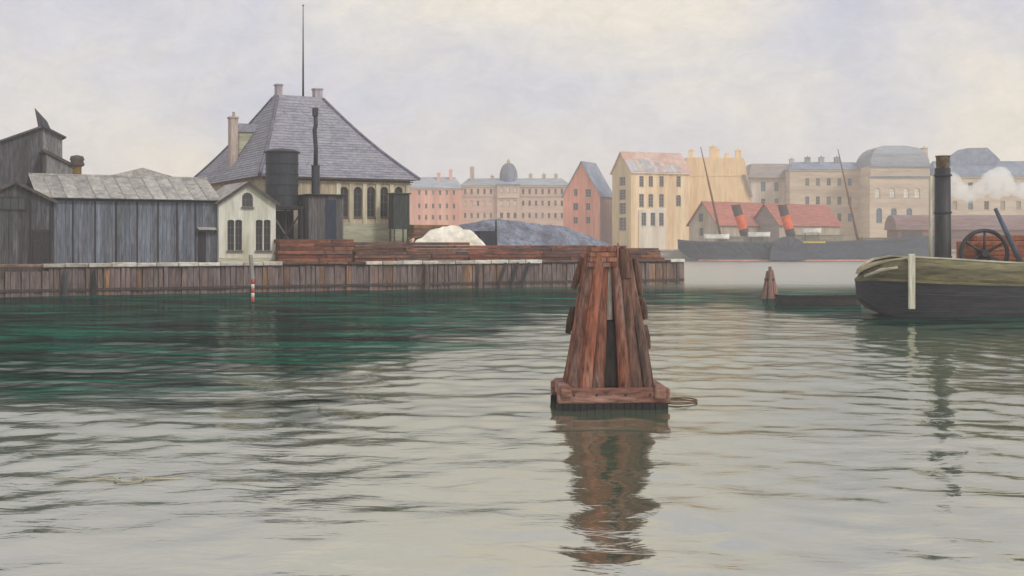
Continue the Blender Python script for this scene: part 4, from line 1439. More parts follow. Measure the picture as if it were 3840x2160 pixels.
def rowboat(px0, px1, py, Y, ydep, label):
    Lb = (px1 - px0) * S
    stb = []
    for t, b, k in ((0, 0.05, 0.25), (0.12, 0.45, 0.1), (0.35, 0.75, 0), (0.65, 0.75, 0), (0.88, 0.5, 0.1), (1, 0.08, 0.25)):
        stb.append((t * Lb, b * 1.1, b * 0.8, -0.45, 0.62 * (1 + k)))
    o = thing('lifeboat', label, 'boat', (Xat(px0, SY), SY + 4.5 + ydep, Zat(py, SY)), 0, 'white lifeboats of the steamship')
    loft(hull_sections(stb, 6)).build('hull', 'boat_white', o, smooth=True)
    band(stb, 0.02, -0.06, 0.05, 0.06).build('gunwale', 'boat_white', o)
    for t in (0.3, 0.5, 0.7):
        MB().box(t * Lb - 0.12, t * Lb + 0.12, -0.7, 0.7, 0.3, 0.36).build('thwart', 'ship_deckhouse', o)
    return o


def davits(px0, px1, py, ydep):
    for px in (px0 + 12, px1 - 12):
        z = Zat(py, SY)
        MB().tube([(sx(px), ydep, zdk - 0.3), (sx(px), ydep, z - 0.2), (sx(px), ydep - 0.02, z - 0.34)], 0.09, 6).build('boat_chock', 'funnel_black', ss)


for a, b, y, lab in ((2642, 2738, 890, 'white lifeboat hung aft near the raked mast of the steamship'), (2808, 2892, 882, 'white lifeboat between the two orange funnels'), (3012, 3084, 868, 'white lifeboat just right of the second orange funnel')):
    rowboat(a, b, y, SY, -3.4, lab)
    davits(a, b, y, -3.4)
MB().box(sx(3010), sx(3095), -4.72, -4.56, Zat(912, SY), Zat(905, SY)).build('yellow_strake', 'yellow_paint', ss)

# --- olive and black steam tug at the right edge
TY = 66.5
T = TY / F
tx0 = Xat(3262, TY)
tg = thing('steam_tug', 'black and olive steam tug with a tall dark funnel at the right edge', 'tug', (tx0, TY + 2.6, 0), R(-2.0))
zl_, zd_ = Zat(1062, TY), Zat(985, TY)
tst = []
for x, bd, bw_, k in ((0.0, 0.35, 0.02, 0.02), (0.25, 1.0, 0.3, 0.05), (0.7, 1.6, 0.8, 0.06), (1.4, 2.1, 1.5, 0.05), (2.5, 2.45, 2.1, 0.02), (4.5, 2.6, 2.45, -0.04), (8, 2.65, 2.55, -0.08), (13, 2.6, 2.45, -0.06), (16.5, 2.0, 1.5, 0.06), (19, 0.1, 0.05, 0.2)):
    tst.append((x, bd, bw_, -0.9, zl_ * (1 + k)))
gr = hull_sections(tst, 10)
for i, lift in enumerate((0.95, 0.7, 0.35, 0.12)):
    gr[i] = [(x + 0.0, y, max(z, lift + (z / tst[i][4]) * (tst[i][4] - lift)) if z > 0 else lift) for x, y, z in gr[i]]
loft(gr).build('hull', 'tug_black', tg, smooth=True)
for j_ in (5, 6, 8):                         # plate seams along the near side
    pts = [(r_[10 - j_][0], r_[10 - j_][1] - 0.012, r_[10 - j_][2]) for r_ in gr[1:-1]]
    MB().tube(pts, 0.022, 5).build('plate_seam', 'iron_black', tg)
# bulwark: olive, tumbling home above the black hull
ups = zd_ - zl_
rows_ = []
for x, bd, bw_, zk, zd in tst:
    sheer = 0.22 * math.exp(-x / 3.0) * 0 + ups * (1.0 + (0.22 if 1.5 < x < 6 else 0.1))
    fl = [(0.0, 0.0), (0.07, 0.10), (0.09, 0.45), (0.03, 0.8), (-0.10, 1.0)]
    inset_x = 0.35 if x < 0.5 else 0.0
    row = []
    for o_, t in fl:
        row.append((x + (0.28 * t if x < 1 else 0), -(bd + o_), zd + sheer * t * (0.42 if x < 0.1 else 0.6 if x < 0.5 else 0.78 if x < 1 else 0.92 if x < 2 else 1)))
    rows_.append(row)
mbk = MB()
w = 5
for sgn in (1, -1):
    vs = [(p[0], p[1] * sgn, p[2]) for r in rows_ for p in r]
    fs = []
    for i in range(len(rows_) - 1):
        for j in range(w - 1):
            q = (i * w + j, (i + 1) * w + j, (i + 1) * w + j + 1, i * w + j + 1)
            fs.append(q if sgn > 0 else q[::-1])
    mbk.add(vs, fs)
vs = [rows_[0][j] for j in range(w)] + [(rows_[0][j][0], -rows_[0][j][1], rows_[0][j][2]) for j in range(w)]
mbk.add(vs, [(j + 1, j, j + w, j + 1 + w) for j in range(w - 1)])
mbk.build('bulwark', 'tug_olive', tg, smooth=True)
deck([(r[0][0], -r[4][1], 0, 0, r[4][2]) for r in rows_], -0.12, 0.02).build('deck', 'tug_deck', tg)
band(tst, 0.11, 0.0, 0.14, 0.12).build('rubbing_strake', 'tug_olive', tg)
railst = [(r[4][0], -r[4][1], 0, 0, r[4][2]) for r in rows_]
band(railst, 0.05, -0.01, 0.08, 0.18).build('rail_cap', 'tug_rail', tg)


def tloc(px, py, yl):
    """Picture point -> tug coordinates on the plane y = yl."""
    Y = TY + 2.6 + yl
    return Xat(px, Y) - tx0, Zat(py, Y)


xq, zq0 = tloc(3418, 1158, -2.5)
zq1 = tloc(3418, 952, -2.5)[1]
MB().box(xq - 0.17, xq + 0.17, -2.86, -2.66, zq0, zq1).build('fender_post', 'tug_post', tg, bevel=0.03)
MB().box(xq - 0.10, xq + 0.10, -2.66, -2.3, zq1 - 0.35, zq1 - 0.2).build('post_bracket', 'tug_post', tg)
xa, za_ = tloc(3255, 1038, -2.2)
xb, zb_ = tloc(3365, 1002, -2.2)
MB().tube([(xa + 0.05, -1.55, za_), ((xa + xb) / 2, -2.1, (za_ + zb_) / 2 + 0.1), (xb, -2.5, zb_)], [0.07, 0.1, 0.07], 8).build('rolled_fender', 'tug_rail', tg, smooth=True)
# funnel with its rusty rim and cowl
xf, zf0 = tloc(3532, 1000, 0)
zf1 = tloc(3530, 632, 0)[1]
rf_ = 30 * T
fo = MB().tube([(xf, 0, zd_ - 0.2), (xf, 0, zf0 + 0.5), (xf - 0.02, 0, zf1)], [rf_ * 1.18, rf_ * 1.05, rf_], 24).build('funnel', 'iron_black', tg, smooth=True)
for t in (0.1, 0.55, 0.93):
    z = zf0 + (zf1 - zf0) * t
    MB().lathe([(rf_ * 1.1, z - 0.05), (rf_ * 1.14, z - 0.04), (rf_ * 1.14, z + 0.04), (rf_ * 1.1, z + 0.05)], 24, xf, 0).build('funnel_band', 'iron_blue', fo)
zt_ = tloc(3530, 585, 0)[1]
MB().lathe([(rf_ * 0.82, zf1), (rf_ * 0.86, zt_ - 0.1), (rf_ * 0.98, zt_)], 18, xf, 0).build('rusty_rim', 'funnel_rust', fo)
xp, _ = tloc(3492, 900, -0.5)
MB().tube([(xp, -0.3, zd_ - 0.1), (xp, -0.3, tloc(3492, 660, -0.3)[1])], 0.10, 10).build('steam_pipe', 'tug_post', fo, smooth=True)
# engine block behind the wheel, in plates
x0, z0 = tloc(3610, 1010, 0.4)
x1, z1 = tloc(3900, 905, 0.4)
eb = MB().box(x0, x1, 0.1, 1.8, zd_ - 0.1, z1).build('boiler_casing', 'tug_rust', tg, bevel=0.04)
for k in range(4):
    z = zd_ + (z1 - zd_) * (k + 0.6) / 4.6
    MB().box(x0 - 0.03, x1, 0.06, 0.098, z, z + 0.05).build('plate_seam', 'tug_rust', eb)
MB().box(x0 + 0.6, x1, 0.2, 1.7, z1 + 0.003, z1 + 0.35).build('casing_top', 'tug_rust', tg, bevel=0.05)
# flywheel
xw, zw = tloc(3686, 950, -0.55)
rw = 88 * T
fw = MB()
ring = [(xw + rw * math.cos(2 * math.pi * i / 40), -0.55, zw + rw * math.sin(2 * math.pi * i / 40)) for i in range(41)]
fw.tube(ring, 0.115, 8, cap=False)
flo = fw.build('flywheel', 'iron_black', tg, smooth=True)
for i in range(6):
    a = math.pi * i / 3 + 0.5
    MB().tube([(xw, -0.55, zw), (xw + rw * 0.97 * math.cos(a), -0.55, zw + rw * 0.97 * math.sin(a))], [0.09, 0.06], 8).build('spoke', 'iron_black', flo, smooth=True)
MB().tube([(xw, -0.8, zw), (xw, 0.1, zw)], 0.2, 12).build('hub', 'iron_black', flo)
MB().box(xw - 0.2, xw + 0.2, -0.4, 0.05, zd_ - 0.2, zw - 0.2).build('bearing_stand', 'iron_black', tg)
xg, zg = tloc(3722, 985, -0.95)
MB().tube([(xg, -1.15, zg), (xg, -0.75, zg)], 0.3, 12).build('winch_drum', 'iron_black', tg)
MB().box(xg - 0.14, xg + 0.14, -1.1, -0.8, zd_ - 0.2, zg - 0.1).build('winch_stand', 'iron_black', tg)
# slanting blue spar
xa, za_ = tloc(3728, 782, -1.0)
xb, zb_ = tloc(3822, 985, -1.0)
MB().tube([(xa, -1.0, za_), ((xa + xb) / 2, -1.0, (za_ + zb_) / 2), (xb, -1.0, min(zb_, zd_))], [0.10, 0.14, 0.15], 8).build('derrick_spar', 'spar_blue', tg, smooth=True)
xc, zc_ = tloc(3850, 880, -1.2)
MB().tube([(xc, -1.2, zd_ - 0.1), (xc, -1.2, zc_ + 0.3)], 0.16, 10).build('samson_post', 'iron_black', tg, smooth=True)

# --- dark punt beside the tug
yv = 79.0
px0, px1 = 2918, 3236
Lp = (px1 - px0) * yv / F
zp = Zat(1113, yv)
pt = thing('punt', 'low black punt floating at the stern of the tug', 'boat', (Xat(px0, yv), yv + 0.7, 0))
stp = []
for t, b, k in ((0, 0.35, 0.15), (0.08, 0.55, 0.05), (0.3, 0.7, 0.0), (0.7, 0.7, 0.0), (0.92, 0.55, 0.05), (1, 0.35, 0.12)):
    stp.append((t * Lp, b, b * 0.85, -0.2, zp * (1 + k)))
loft(hull_sections(stp, 6)).build('hull', 'punt', pt, smooth=True)
band(stp, 0.02, -0.05, 0.04, 0.07).build('gunwale', 'tar_board', pt)
deck(stp, -0.18).build('floor', 'punt', pt)
for t in (0.3, 0.65):
    MB().box(t * Lp - 0.14, t * Lp + 0.14, -0.64, 0.64, zp - 0.16, zp - 0.1).build('thwart', 'tar_board', pt)

# ------------------------------------------------------------------ far quay and the town behind it
FQ = 291.0
GZ = 2.6
fq = thing('far_quay', 'pale stone quay across the basin', None)
tag(fq, kind='structure')
MB().box(-600, 600, FQ, 1400, -1.0, GZ).build('far_ground', 'far_ground', fq)
MB().box(-600, 600, FQ - 0.6, FQ - 0.003, -1.0, GZ - 0.25).build('quay_face', 'far_quay', fq)
x = Xat(1500, FQ)
while x < Xat(3900, FQ):
    MB().box(x + 0.02, x + 2.98, FQ - 0.9, FQ + 0.8, GZ - 0.247, GZ + 0.08).build('coping_stone', 'coping', fq)
    x += 3.0


def far_block(name, label, cat, px0, px1, py_wall, Y, dep, wall_m, wins=(), base=GZ, outline=None):
    """Frontal block; wins = (px, py centre, w px, h px, arch 0/1, frame, glass)."""
    s = Y / F
    X0 = Xat(px0, Y)
    W = Xat(px1, Y) - X0
    Ht = Zat(py_wall, Y) - base
    o = thing(name, label, cat, (X0, Y, base))
    holes = []
    todo = []
    for px, py, w, h, a, fm, gm in wins:
        x, z = Xat(px, Y) - X0, Zat(py + h / 2, Y) - base
        w_, h_ = round(w * s, 2), round(h * s, 2)
        ar = w_ / 2 * 0.9 if a else 0
        holes.append(shift(opening(w_, h_, ar), x, z))
        todo.append((x, z, w_, h_, ar, fm, gm))
    out = outline(X0, Y, base) if outline else [(0, 0), (W, 0), (W, Ht), (0, Ht)]
    wm_ = wall_holes(out, holes, 0.35)
    wm_.add([(0, 0, 0), (0, dep, 0), (0, dep, Ht), (0, 0, Ht), (W, 0, 0), (W, dep, 0), (W, dep, Ht), (W, 0, Ht)],
            [(1, 0, 3, 2), (4, 5, 6, 7), (5, 1, 2, 6), (3, 7, 6, 2)])
    wm_.build('wall', wall_m, o)
    for x, z, w_, h_, ar, fm, gm in todo:
        if gm == 'glass':
            gm = random.choice(('glass', 'glass', 'glass', 'glass_blue', 'glass_pale', 'curtain_dim'))
        put_window(o, x, 0.22, z, w_, h_, ar, fm, gm, (2, 3) if w_ < 1.4 else (2, 3))
    return o, X0, W, Ht, s


def hip_roof(o, W, Ht, dep, rise, m, inset_x=None, over=0.4, inset_y=None, z_off=0.0):
    ix = rise if inset_x is None else inset_x
    iy = dep / 2 - 0.3 if inset_y is None else inset_y
    lo = [(-over, -over), (W + over, -over), (W + over, dep + over), (-over, dep + over)]
    hi = [(ix, iy), (W - ix, iy), (W - ix, dep - iy), (ix, dep - iy)]
    z0 = Ht + z_off
    vs = [(x, y, z0) for x, y in lo] + [(x, y, z0 + 0.18) for x, y in lo] + [(x, y, z0 + rise) for x, y in hi]
    fs = [(3, 2, 1, 0), (8, 9, 10, 11)] + [(i, (i + 1) % 4, (i + 1) % 4 + 4, i + 4) for i in range(4)] + [(i + 4, (i + 1) % 4 + 4, (i + 1) % 4 + 8, i + 8) for i in range(4)]
    return MB().add(vs, fs).build('roof', m, o)


def chimney(o, x, y, z0, z1, w, m, pots=1):
    c = MB().box(x - w / 2, x + w / 2, y - w / 2, y + w / 2, z0, z1).build('chimney', m, o)
    MB().box(x - w * 0.6, x + w * 0.6, y - w * 0.6, y + w * 0.6, z1, z1 + 0.18).build('chimney_cap', m, c)
    for i in range(pots):
        xx = x + (i - (pots - 1) / 2) * w * 0.5
        MB().lathe([(w * 0.16, z1 + 0.18), (w * 0.13, z1 + 0.65)], 8, xx, y).build('chimney_pot', m, c)
    return c


def cornice(o, W, z, h, pr, m, x0=0.0):
    MB().box(x0 - pr, x0 + W + pr, -pr, -0.004, z - h, z).build('cornice', m, o)


# pink range
wn = []
for i in range(6):
    for y, g_ in ((722, 'glass'), (772, 'glass'), (815, 'glass')):
        wn.append((1572 + i * 26, y, 9, 17, 0, 'frame_paint', g_))
o, X0, W, Ht, s = far_block('pink_range', 'long pink stucco house with a pale blue roof right of the hall', 'building', 1535, 1728, 706, 372, 14, 'pink_stucco', wn)
hip_roof(o, W, Ht, 14, 46 * s, 'pale_slate', inset_x=2)
cornice(o, W, Ht - 0.01, 0.35, 0.25, 'stone_trim')
for px, py, w in ((1560, 672, 1.2), (1645, 652, 1.0), (1690, 640, 1.0)):
    chimney(o, Xat(px, 377) - X0, 5, Ht + 1.0, Zat(py, 377) - GZ, w, 'pink_stucco' if px != 1560 else 'stone_trim')

# mauve palace with a dome
wn = []
for i in range(16):
    px = 1744 + i * 24.2
    if 1862 < px < 1948:
        continue
    for r_, y in enumerate((718, 762, 808)):
        white = r_ == 1 and i in (0, 1, 3, 4)
        wn.append((px, y, 9, 19, 0, 'frame_paint', 'curtain' if white else 'glass'))
o, X0, W, Ht, s = far_block('domed_palace', 'long mauve palace with a central grey dome', 'building', 1731, 2135, 696, 380, 16, 'mauve_stucco', wn)
hip_roof(o, W, Ht, 16, 32 * s, 'pale_slate', inset_x=2)
cornice(o, W, Ht - 0.01, 0.4, 0.3, 'stone_trim')
MB().box(0.01, W - 0.01, -0.18, -0.003, Zat(738, 380) - GZ, Zat(735, 380) - GZ).build('string_course', 'stone_trim', o)
xa, xb = Xat(1864, 380) - X0, Xat(1948, 380) - X0
pav = wall_holes([(0, 0), (xb - xa, 0), (xb - xa, Ht + 0.5), (0, Ht + 0.5)],
                 [shift(opening(1.0, 1.7), (xb - xa) * t, Zat(y + 10, 380) - GZ) for t in (0.2, 0.5, 0.8) for y in (712, 762, 808)], 0.3)
pav.add([(0, 0, 0), (0, 1.5, 0), (0, 1.5, Ht + 0.5), (0, 0, Ht + 0.5), (xb - xa, 0, 0), (xb - xa, 1.5, 0), (xb - xa, 1.5, Ht + 0.5), (xb - xa, 0, Ht + 0.5)], [(1, 0, 3, 2), (4, 5, 6, 7), (3, 7, 6, 2)])
pv = pav.build('pavilion', 'mauve_stucco', o, (xa, -1.2, 0))
for t in (0.2, 0.5, 0.8):
    for y in (712, 762, 808):
        put_window(pv, (xb - xa) * t, 0.2, Zat(y + 10, 380) - GZ, 1.0, 1.7, 0, 'frame_paint', 'curtain' if y != 808 else 'glass', (2, 3))
MB().box(-0.3, xb - xa + 0.3, -0.3, -0.004, Ht + 0.1, Ht + 0.5).build('pavilion_cornice', 'blue_slate', pv)
MB().box(0.4, xb - xa - 0.4, -0.5, -0.004, Zat(742, 380) - GZ, Zat(738, 380) - GZ).build('balcony', 'lime_white', pv)
rd = 32 * 386 / F
zd0 = Zat(688, 386) - GZ
zd1 = Zat(612, 386) - GZ
xm = Xat(1907, 386) - X0
dprof = [(rd * 1.08, Ht + 0.6), (rd * 1.08, zd0 + 0.2), (rd, zd0 + 0.3), (rd, zd0 + 1.8)]
hdm = zd1 - zd0 - 1.8
for i in range(1, 9):
    a = math.pi / 2 * i / 9
    dprof.append((rd * math.cos(a) ** 0.9, zd0 + 1.8 + hdm * math.sin(a)))
dprof.append((0.5, zd1 + 0.1))
dm = MB().lathe(dprof, 16, xm, 6).build('dome', 'blue_slate', o, smooth=False)
MB().lathe([(0.55, zd1), (0.55, zd1 + 0.7), (0.1, zd1 + 1.4)], 10, xm, 6).build('lantern', 'stone_trim', dm)
for i in range(8):
    a = 2 * math.pi * i / 8
    pts = [(xm + (r_ + 0.06) * math.cos(a), 6 + (r_ + 0.06) * math.sin(a), z) for r_, z in dprof[3:-1]]
    MB().tube(pts, 0.14, 5).build('dome_rib', 'grey_roof', dm)
chimney(o, Xat(1771, 386) - X0, 5, Ht + 1, Zat(630, 386) - GZ, 1.3, 'pink_chimney')
chimney(o, Xat(1846, 386) - X0, 6, Ht + 1, Zat(662, 386) - GZ, 1.0, 'pink_chimney')
for px in (1990, 2040, 2085):
    chimney(o, Xat(px, 386) - X0, 7, Ht + 1, Zat(655, 386) - GZ, 1.1, 'stone_trim')


# gabled houses seen on a corner
def corner_house(name, label, cat, pxl, pxc, pxr, Yc, yaw, py_eave, py_peak, gable_m, side_m, roof_m, gable_wins=(), side_wins=(), base=GZ, over=0.5, gable_left=True, bars=(2, 3)):
    """Near corner at column pxc; the gable runs left to pxl, the long side right to pxr."""
    Pc_ = (Xat(pxc, Yc), Yc)
    ds_ = (math.cos(yaw), math.sin(yaw))
    dg = (-math.sin(yaw), math.cos(yaw))
    Ls = reach(Pc_, ds_, pxr)
    Lg = reach(Pc_, dg, pxl)
    o = thing(name, label, cat, (Pc_[0], Pc_[1], base), yaw)
    ze = Zat(py_eave, Yc) - base
    mid = (Pc_[0] + dg[0] * Lg / 2, Pc_[1] + dg[1] * Lg / 2)
    zp = Zat(py_peak, mid[1]) - base
    # long side: local x from 0 to Ls at y = 0
    holes, todo = [], []
    for px, py, w, h, a, fm, gm in side_wins:
        x = reach(Pc_, ds_, px)
        Yw = Pc_[1] + ds_[1] * x
        s = Yw / F
        z = Zat(py + h / 2, Yw) - base
        w_, h_ = round(w * s / max(math.cos(yaw), .3), 1), round(h * s, 1)
        ar = w_ / 2 * .8 if a else 0
        holes.append(shift(opening(w_, h_, ar), x, z))
        todo.append((x, z, w_, h_, ar, fm, gm))
    mb = wall_holes([(0, 0), (Ls, 0), (Ls, ze), (0, ze)], holes, 0.35)
    mb.add([(Ls, 0, 0), (Ls, Lg, 0), (Ls, Lg, ze), (Ls, Lg / 2, zp), (Ls, 0, ze), (0, Lg, 0), (0, Lg, ze)], [(0, 1, 2, 3, 4), (1, 5, 6, 2)])
    mb.build('side_wall', side_m, o)
    for x, z, w_, h_, ar, fm, gm in todo:
        put_window(o, x, 0.2, z, w_, h_, ar, fm, gm, bars)
    # gable: its own wall turned to face -x
    holes, todo = [], []
    for px, py, w, h, a, fm, gm in gable_wins:
        y = reach(Pc_, dg, px)
        Yw = Pc_[1] + dg[1] * y
        s = Yw / F
        z = Zat(py + h / 2, Yw) - base
        w_, h_ = round(w * s / max(abs(math.sin(yaw)), .3), 1), round(h * s, 1)
        ar = w_ / 2 * .8 if a else 0
        holes.append(shift(opening(w_, h_, ar), Lg - y, z))
        todo.append((Lg - y, z, w_, h_, ar, fm, gm))
    gw = wall_holes([(0, 0), (Lg, 0), (Lg, ze), (Lg / 2, zp), (0, ze)], holes, 0.35)
    go = gw.build('gable_wall', gable_m, o, (0, Lg, 0), -math.pi / 2)
    for x, z, w_, h_, ar, fm, gm in todo:
        put_window(go, x, 0.2, z, w_, h_, ar, fm, gm, bars)
    k = (zp - ze) / (Lg / 2)
    for a, b in ((-over, Lg / 2), (Lg + over, Lg / 2)):
        za_ = ze - k * over
        MB().slab([(-over, a, za_ + 0.15), (Ls + over, a, za_ + 0.15), (Ls + over, b, zp + 0.15), (-over, b, zp + 0.15)], 0.16).build('roof', roof_m, o)
    return o, Pc_, ds_, dg, Ls, Lg, ze, zp


def G(px, py, w=16, h=30, gm='glass', fm='frame_paint', a=0):
    return (px, py, w, h, a, fm, gm)


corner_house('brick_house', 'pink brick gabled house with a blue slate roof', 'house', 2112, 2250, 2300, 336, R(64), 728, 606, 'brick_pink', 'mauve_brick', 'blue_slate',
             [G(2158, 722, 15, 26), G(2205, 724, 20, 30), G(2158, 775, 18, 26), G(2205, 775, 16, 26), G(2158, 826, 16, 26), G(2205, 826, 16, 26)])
gw_ = [G(2334, 680, 18, 32), G(2334, 730, 20, 40), G(2334, 782, 20, 42), G(2334, 840, 22, 50)]
sw_ = [G(x, 680, 17, 40) for x in (2406, 2441, 2481, 2545)] + [G(x, 752, 19, 48) for x in (2406, 2441, 2481)] + [G(2545, 752, 20, 42, a=1)]
yw = corner_house('yellow_warehouse', 'tall yellow warehouse with a salmon tiled roof and rows of windows', 'building', 2296, 2366, 2586, 322, R(22), 640, 570, 'yellow_stucco_shaded', 'yellow_stucco', 'salmon_tile', gw_, sw_, bars=(2, 4))
o, Pc_, ds_, dg, Ls, Lg, ze, zp = yw
# whitewashed bay with three windows and grey dormer range on the roof
x0, x1 = reach(Pc_, ds_, 2394), reach(Pc_, ds_, 2494)
Yb = Pc_[1] + ds_[1] * (x0 + x1) / 2
zb1 = Zat(782, Yb) - GZ
hs, td = [], []
for px in (2412, 2446, 2478):
    x = reach(Pc_, ds_, px) - x0
    z = Zat(846, Yb) - GZ
    hs.append(shift(opening(1.4, 3.4), x, z)); td.append((x, z))
bm_ = wall_holes([(0, 0), (x1 - x0, 0), (x1 - x0, zb1 + 0.3), (0, zb1 - 0.4)], hs, 0.25)
bm_.add([(0, 0, 0), (0, 0.38, 0), (0, 0.38, zb1 - 0.4), (0, 0, zb1 - 0.4), (x1 - x0, 0, 0), (x1 - x0, 0.38, 0), (x1 - x0, 0.38, zb1 + 0.3), (x1 - x0, 0, zb1 + 0.3)], [(1, 0, 3, 2), (4, 5, 6, 7), (3, 7, 6, 2)])
bo = bm_.build('white_bay', 'lime_white', o, (x0, -0.4, 0))
for x, z in td:
    put_window(bo, x, 0.15, z, 1.4, 3.4, 0, 'frame_paint', 'glass', (2, 4))
kq = (zp - ze) / (Lg / 2)
for xd0, xd1, ya, yb in ((-0.4, Ls * 0.62, -0.55, Lg * 0.27), (Ls * 0.62 + 0.02, Ls * 0.86, -0.55, Lg * 0.14)):
    n_ = max(2, int((xd1 - xd0) / 1.4))
    for i in range(n_):                      # grey sheets patched over the lower tiles
        xa_, xb_ = xd0 + (xd1 - xd0) * i / n_, xd0 + (xd1 - xd0) * (i + 1) / n_ - 0.04
        yy = yb * random.uniform(0.8, 1.05)
        MB().slab([(xa_, ya, ze + kq * ya + 0.34), (xb_, ya, ze + kq * ya + 0.34), (xb_, yy, ze + kq * yy + 0.34), (xa_, yy, ze + kq * yy + 0.34)], 0.12).build('roof_sheet', 'grey_sheet', o)
cb = MB().box(-0.3, Ls + 0.3, -0.55, -0.004, ze - 0.62, ze - 0.35).build('cornice', 'lime_white', o)

# honey coloured tall house
Yh = 345


def honey(X0, Y, b):
    pts = [(2574, 915), (2815, 915), (2815, 735), (2795, 610), (2786, 592), (2574, 590)]
    return [(Xat(x, Y) - X0, max(Zat(y, Y) - b, 0)) for x, y in pts]


wn = []
o, X0, W, Ht, s = far_block('honey_house', 'tall plain honey coloured house with stubby chimneys', 'building', 2574, 2815, 740, Yh, 14, 'honey_stucco', wn, outline=honey)
zz = Zat(591, Yh) - GZ
MB().xz([(0.01, Zat(740, Yh) - GZ - 0.5), (Xat(2813, Yh) - X0, Zat(738, Yh) - GZ - 0.5), (Xat(2794, Yh) - X0, Zat(612, Yh) - GZ), (Xat(2785, Yh) - X0, zz - 0.05), (0.01, zz)], 0.02, 13.5).build('upper_storey', 'honey_stucco', o)
for px, py, w in ((2592, 566, 1.2), (2672, 552, 1.5), (2688, 562, 1.2), (2725, 578, 1.0), (2768, 566, 1.4)):
    chimney(o, Xat(px, Yh + 3) - X0, 3, zz - 0.3, Zat(py, Yh + 3) - GZ, w, 'honey_stucco')
MB().slab([(Xat(2783, Yh) - X0, -0.2, Zat(655, Yh) - GZ), (Xat(2795, Yh) - X0, -0.2, Zat(655, Yh) - GZ), (Xat(2822, Yh) - X0, -0.2, Zat(738, Yh) - GZ), (Xat(2812, Yh) - X0, -0.2, Zat(738, Yh) - GZ)], 0.4).build('verge', 'grey_roof', o)
for z in (Zat(660, Yh) - GZ,):
    MB().box(Xat(2580, Yh) - X0, Xat(2780, Yh) - X0, -0.12, -0.003, z, z + 0.2).build('string_course', 'honey_stucco', o)

# pale grey house with mansard
wn = [G(2862, 700, 18, 36, 'glass_blue'), G(2912, 700, 16, 34), G(2862, 760, 16, 30), G(2912, 760, 16, 30), G(2950, 700, 14, 34)]
o, X0, W, Ht, s = far_block('grey_house', 'pale grey house with a grey brown mansard roof', 'house', 2818, 2974, 668, 385, 13, 'grey_stucco', wn)
hip_roof(o, W, Ht, 13, 56 * s, 'grey_roof', inset_x=0.6, inset_y=2.5, over=1.2)
chimney(o, Xat(2968, 390) - X0, 5, Ht + 3, Zat(598, 390) - GZ, 1.3, 'grey_stucco')

# long beige range
wn = [G(x, 682, 15, 27) for x in (3027, 3067, 3108, 3148, 3187, 3228)] + [G(x, 752, 15, 30) for x in (3027, 3067, 3108, 3148, 3187, 3228)] + [G(x, 815, 15, 30) for x in (3148, 3187, 3228)]
o, X0, W, Ht, s = far_block('beige_range', 'long beige stone range with a low blue roof and two window rows', 'building', 2962, 3268, 636, 378, 15, 'stone_beige', wn)
hip_roof(o, W, Ht, 15, 34 * s, 'blue_slate', inset_x=3)
cornice(o, W, Ht - 0.01, 0.4, 0.3, 'stone_trim')
for px in (3028, 3080, 3138):
    chimney(o, Xat(px, 384) - X0, 6, Ht + 1.5, Zat(592, 384) - GZ, 1.5, 'pale_slate')

# pavilion with a swelling mansard
wn = [(x, 724, 20, 38, 1, 'frame_paint', 'curtain') for x in (3291, 3346, 3399, 3440)] + [(x, 808, 22, 56, 1, 'frame_paint', 'glass_blue') for x in (3297, 3352, 3410)]
o, X0, W, Ht, s = far_block('mansard_pavilion', 'beige corner pavilion with a swelling grey mansard roof and white windows', 'building', 3262, 3492, 660, 366, 18, 'stone_beige', wn)
cornice(o, W, Ht - 0.01, 0.45, 0.4, 'blue_slate')
zat = Zat(622, 366) - GZ
MB().box(0.3, W - 0.3, 0.3, 17, Ht, zat).build('attic_storey', 'stone_beige', o)
MB().box(-0.1, W + 0.1, -0.1, 0.296, zat - 0.35, zat).build('attic_cornice', 'blue_slate', o)
zm1 = Zat(548, 374) - GZ
vs, fs = [], []
nr = 8
for i in range(nr + 1):
    t = i / nr
    ins = 0.3 + (1 - math.cos(t * math.pi / 2)) * 0 + 5.6 * (1 - math.sqrt(max(0, 1 - t ** 2.2)))
    z = zat + 0.01 + (zm1 - zat) * t
    vs += [(ins, ins, z), (W - ins, ins, z), (W - ins, 17 - ins, z), (ins, 17 - ins, z)]
for i in range(nr):
    for k in range(4):
        fs.append((i * 4 + k, i * 4 + (k + 1) % 4, i * 4 + 4 + (k + 1) % 4, i * 4 + 4 + k))
fs.append(tuple(range(nr * 4, nr * 4 + 4)))
MB().add(vs, fs).build('roof', 'pale_slate', o, smooth=False)
chimney(o, Xat(3284, 370) - X0, 4, zat, Zat(566, 370) - GZ, 2.2, 'pale_slate', 2)
chimney(o, Xat(3312, 370) - X0, 4, zat, Zat(572, 370) - GZ, 1.4, 'stone_beige', 1)
chimney(o, Xat(3470, 370) - X0, 5, zat, Zat(556, 370) - GZ, 1.6, 'stone_beige', 1)

# blue roofed block at the right
wn = [G(x, y, 18, 32) for x in (3580, 3640, 3700, 3760, 3820, 3880) for y in (700, 770)]
o, X0, W, Ht, s = far_block('blue_roofed_block', 'wide beige block with a broad blue roof at the right edge', 'building', 3505, 3990, 662, 372, 20, 'stone_beige', wn)
hip_roof(o, W, Ht, 20, 66 * s, 'blue_slate', inset_x=3)
cornice(o, W, Ht - 0.01, 0.4, 0.35, 'stone_trim')
xr0, xr1, xrp = Xat(3555, 381) - X0, Xat(3738, 381) - X0, Xat(3655, 381) - X0
zr0, zr1 = Zat(600, 381) - GZ, Zat(556, 381) - GZ
MB().xz([(xr0, zr0 - 2), (xr1, zr0 - 2), (xr1, zr0), (xrp + 3, zr1), (xrp - 3, zr1 - 0.1), (xr0, zr0)], 6.5, 15).build('raised_roof', 'blue_slate', o)

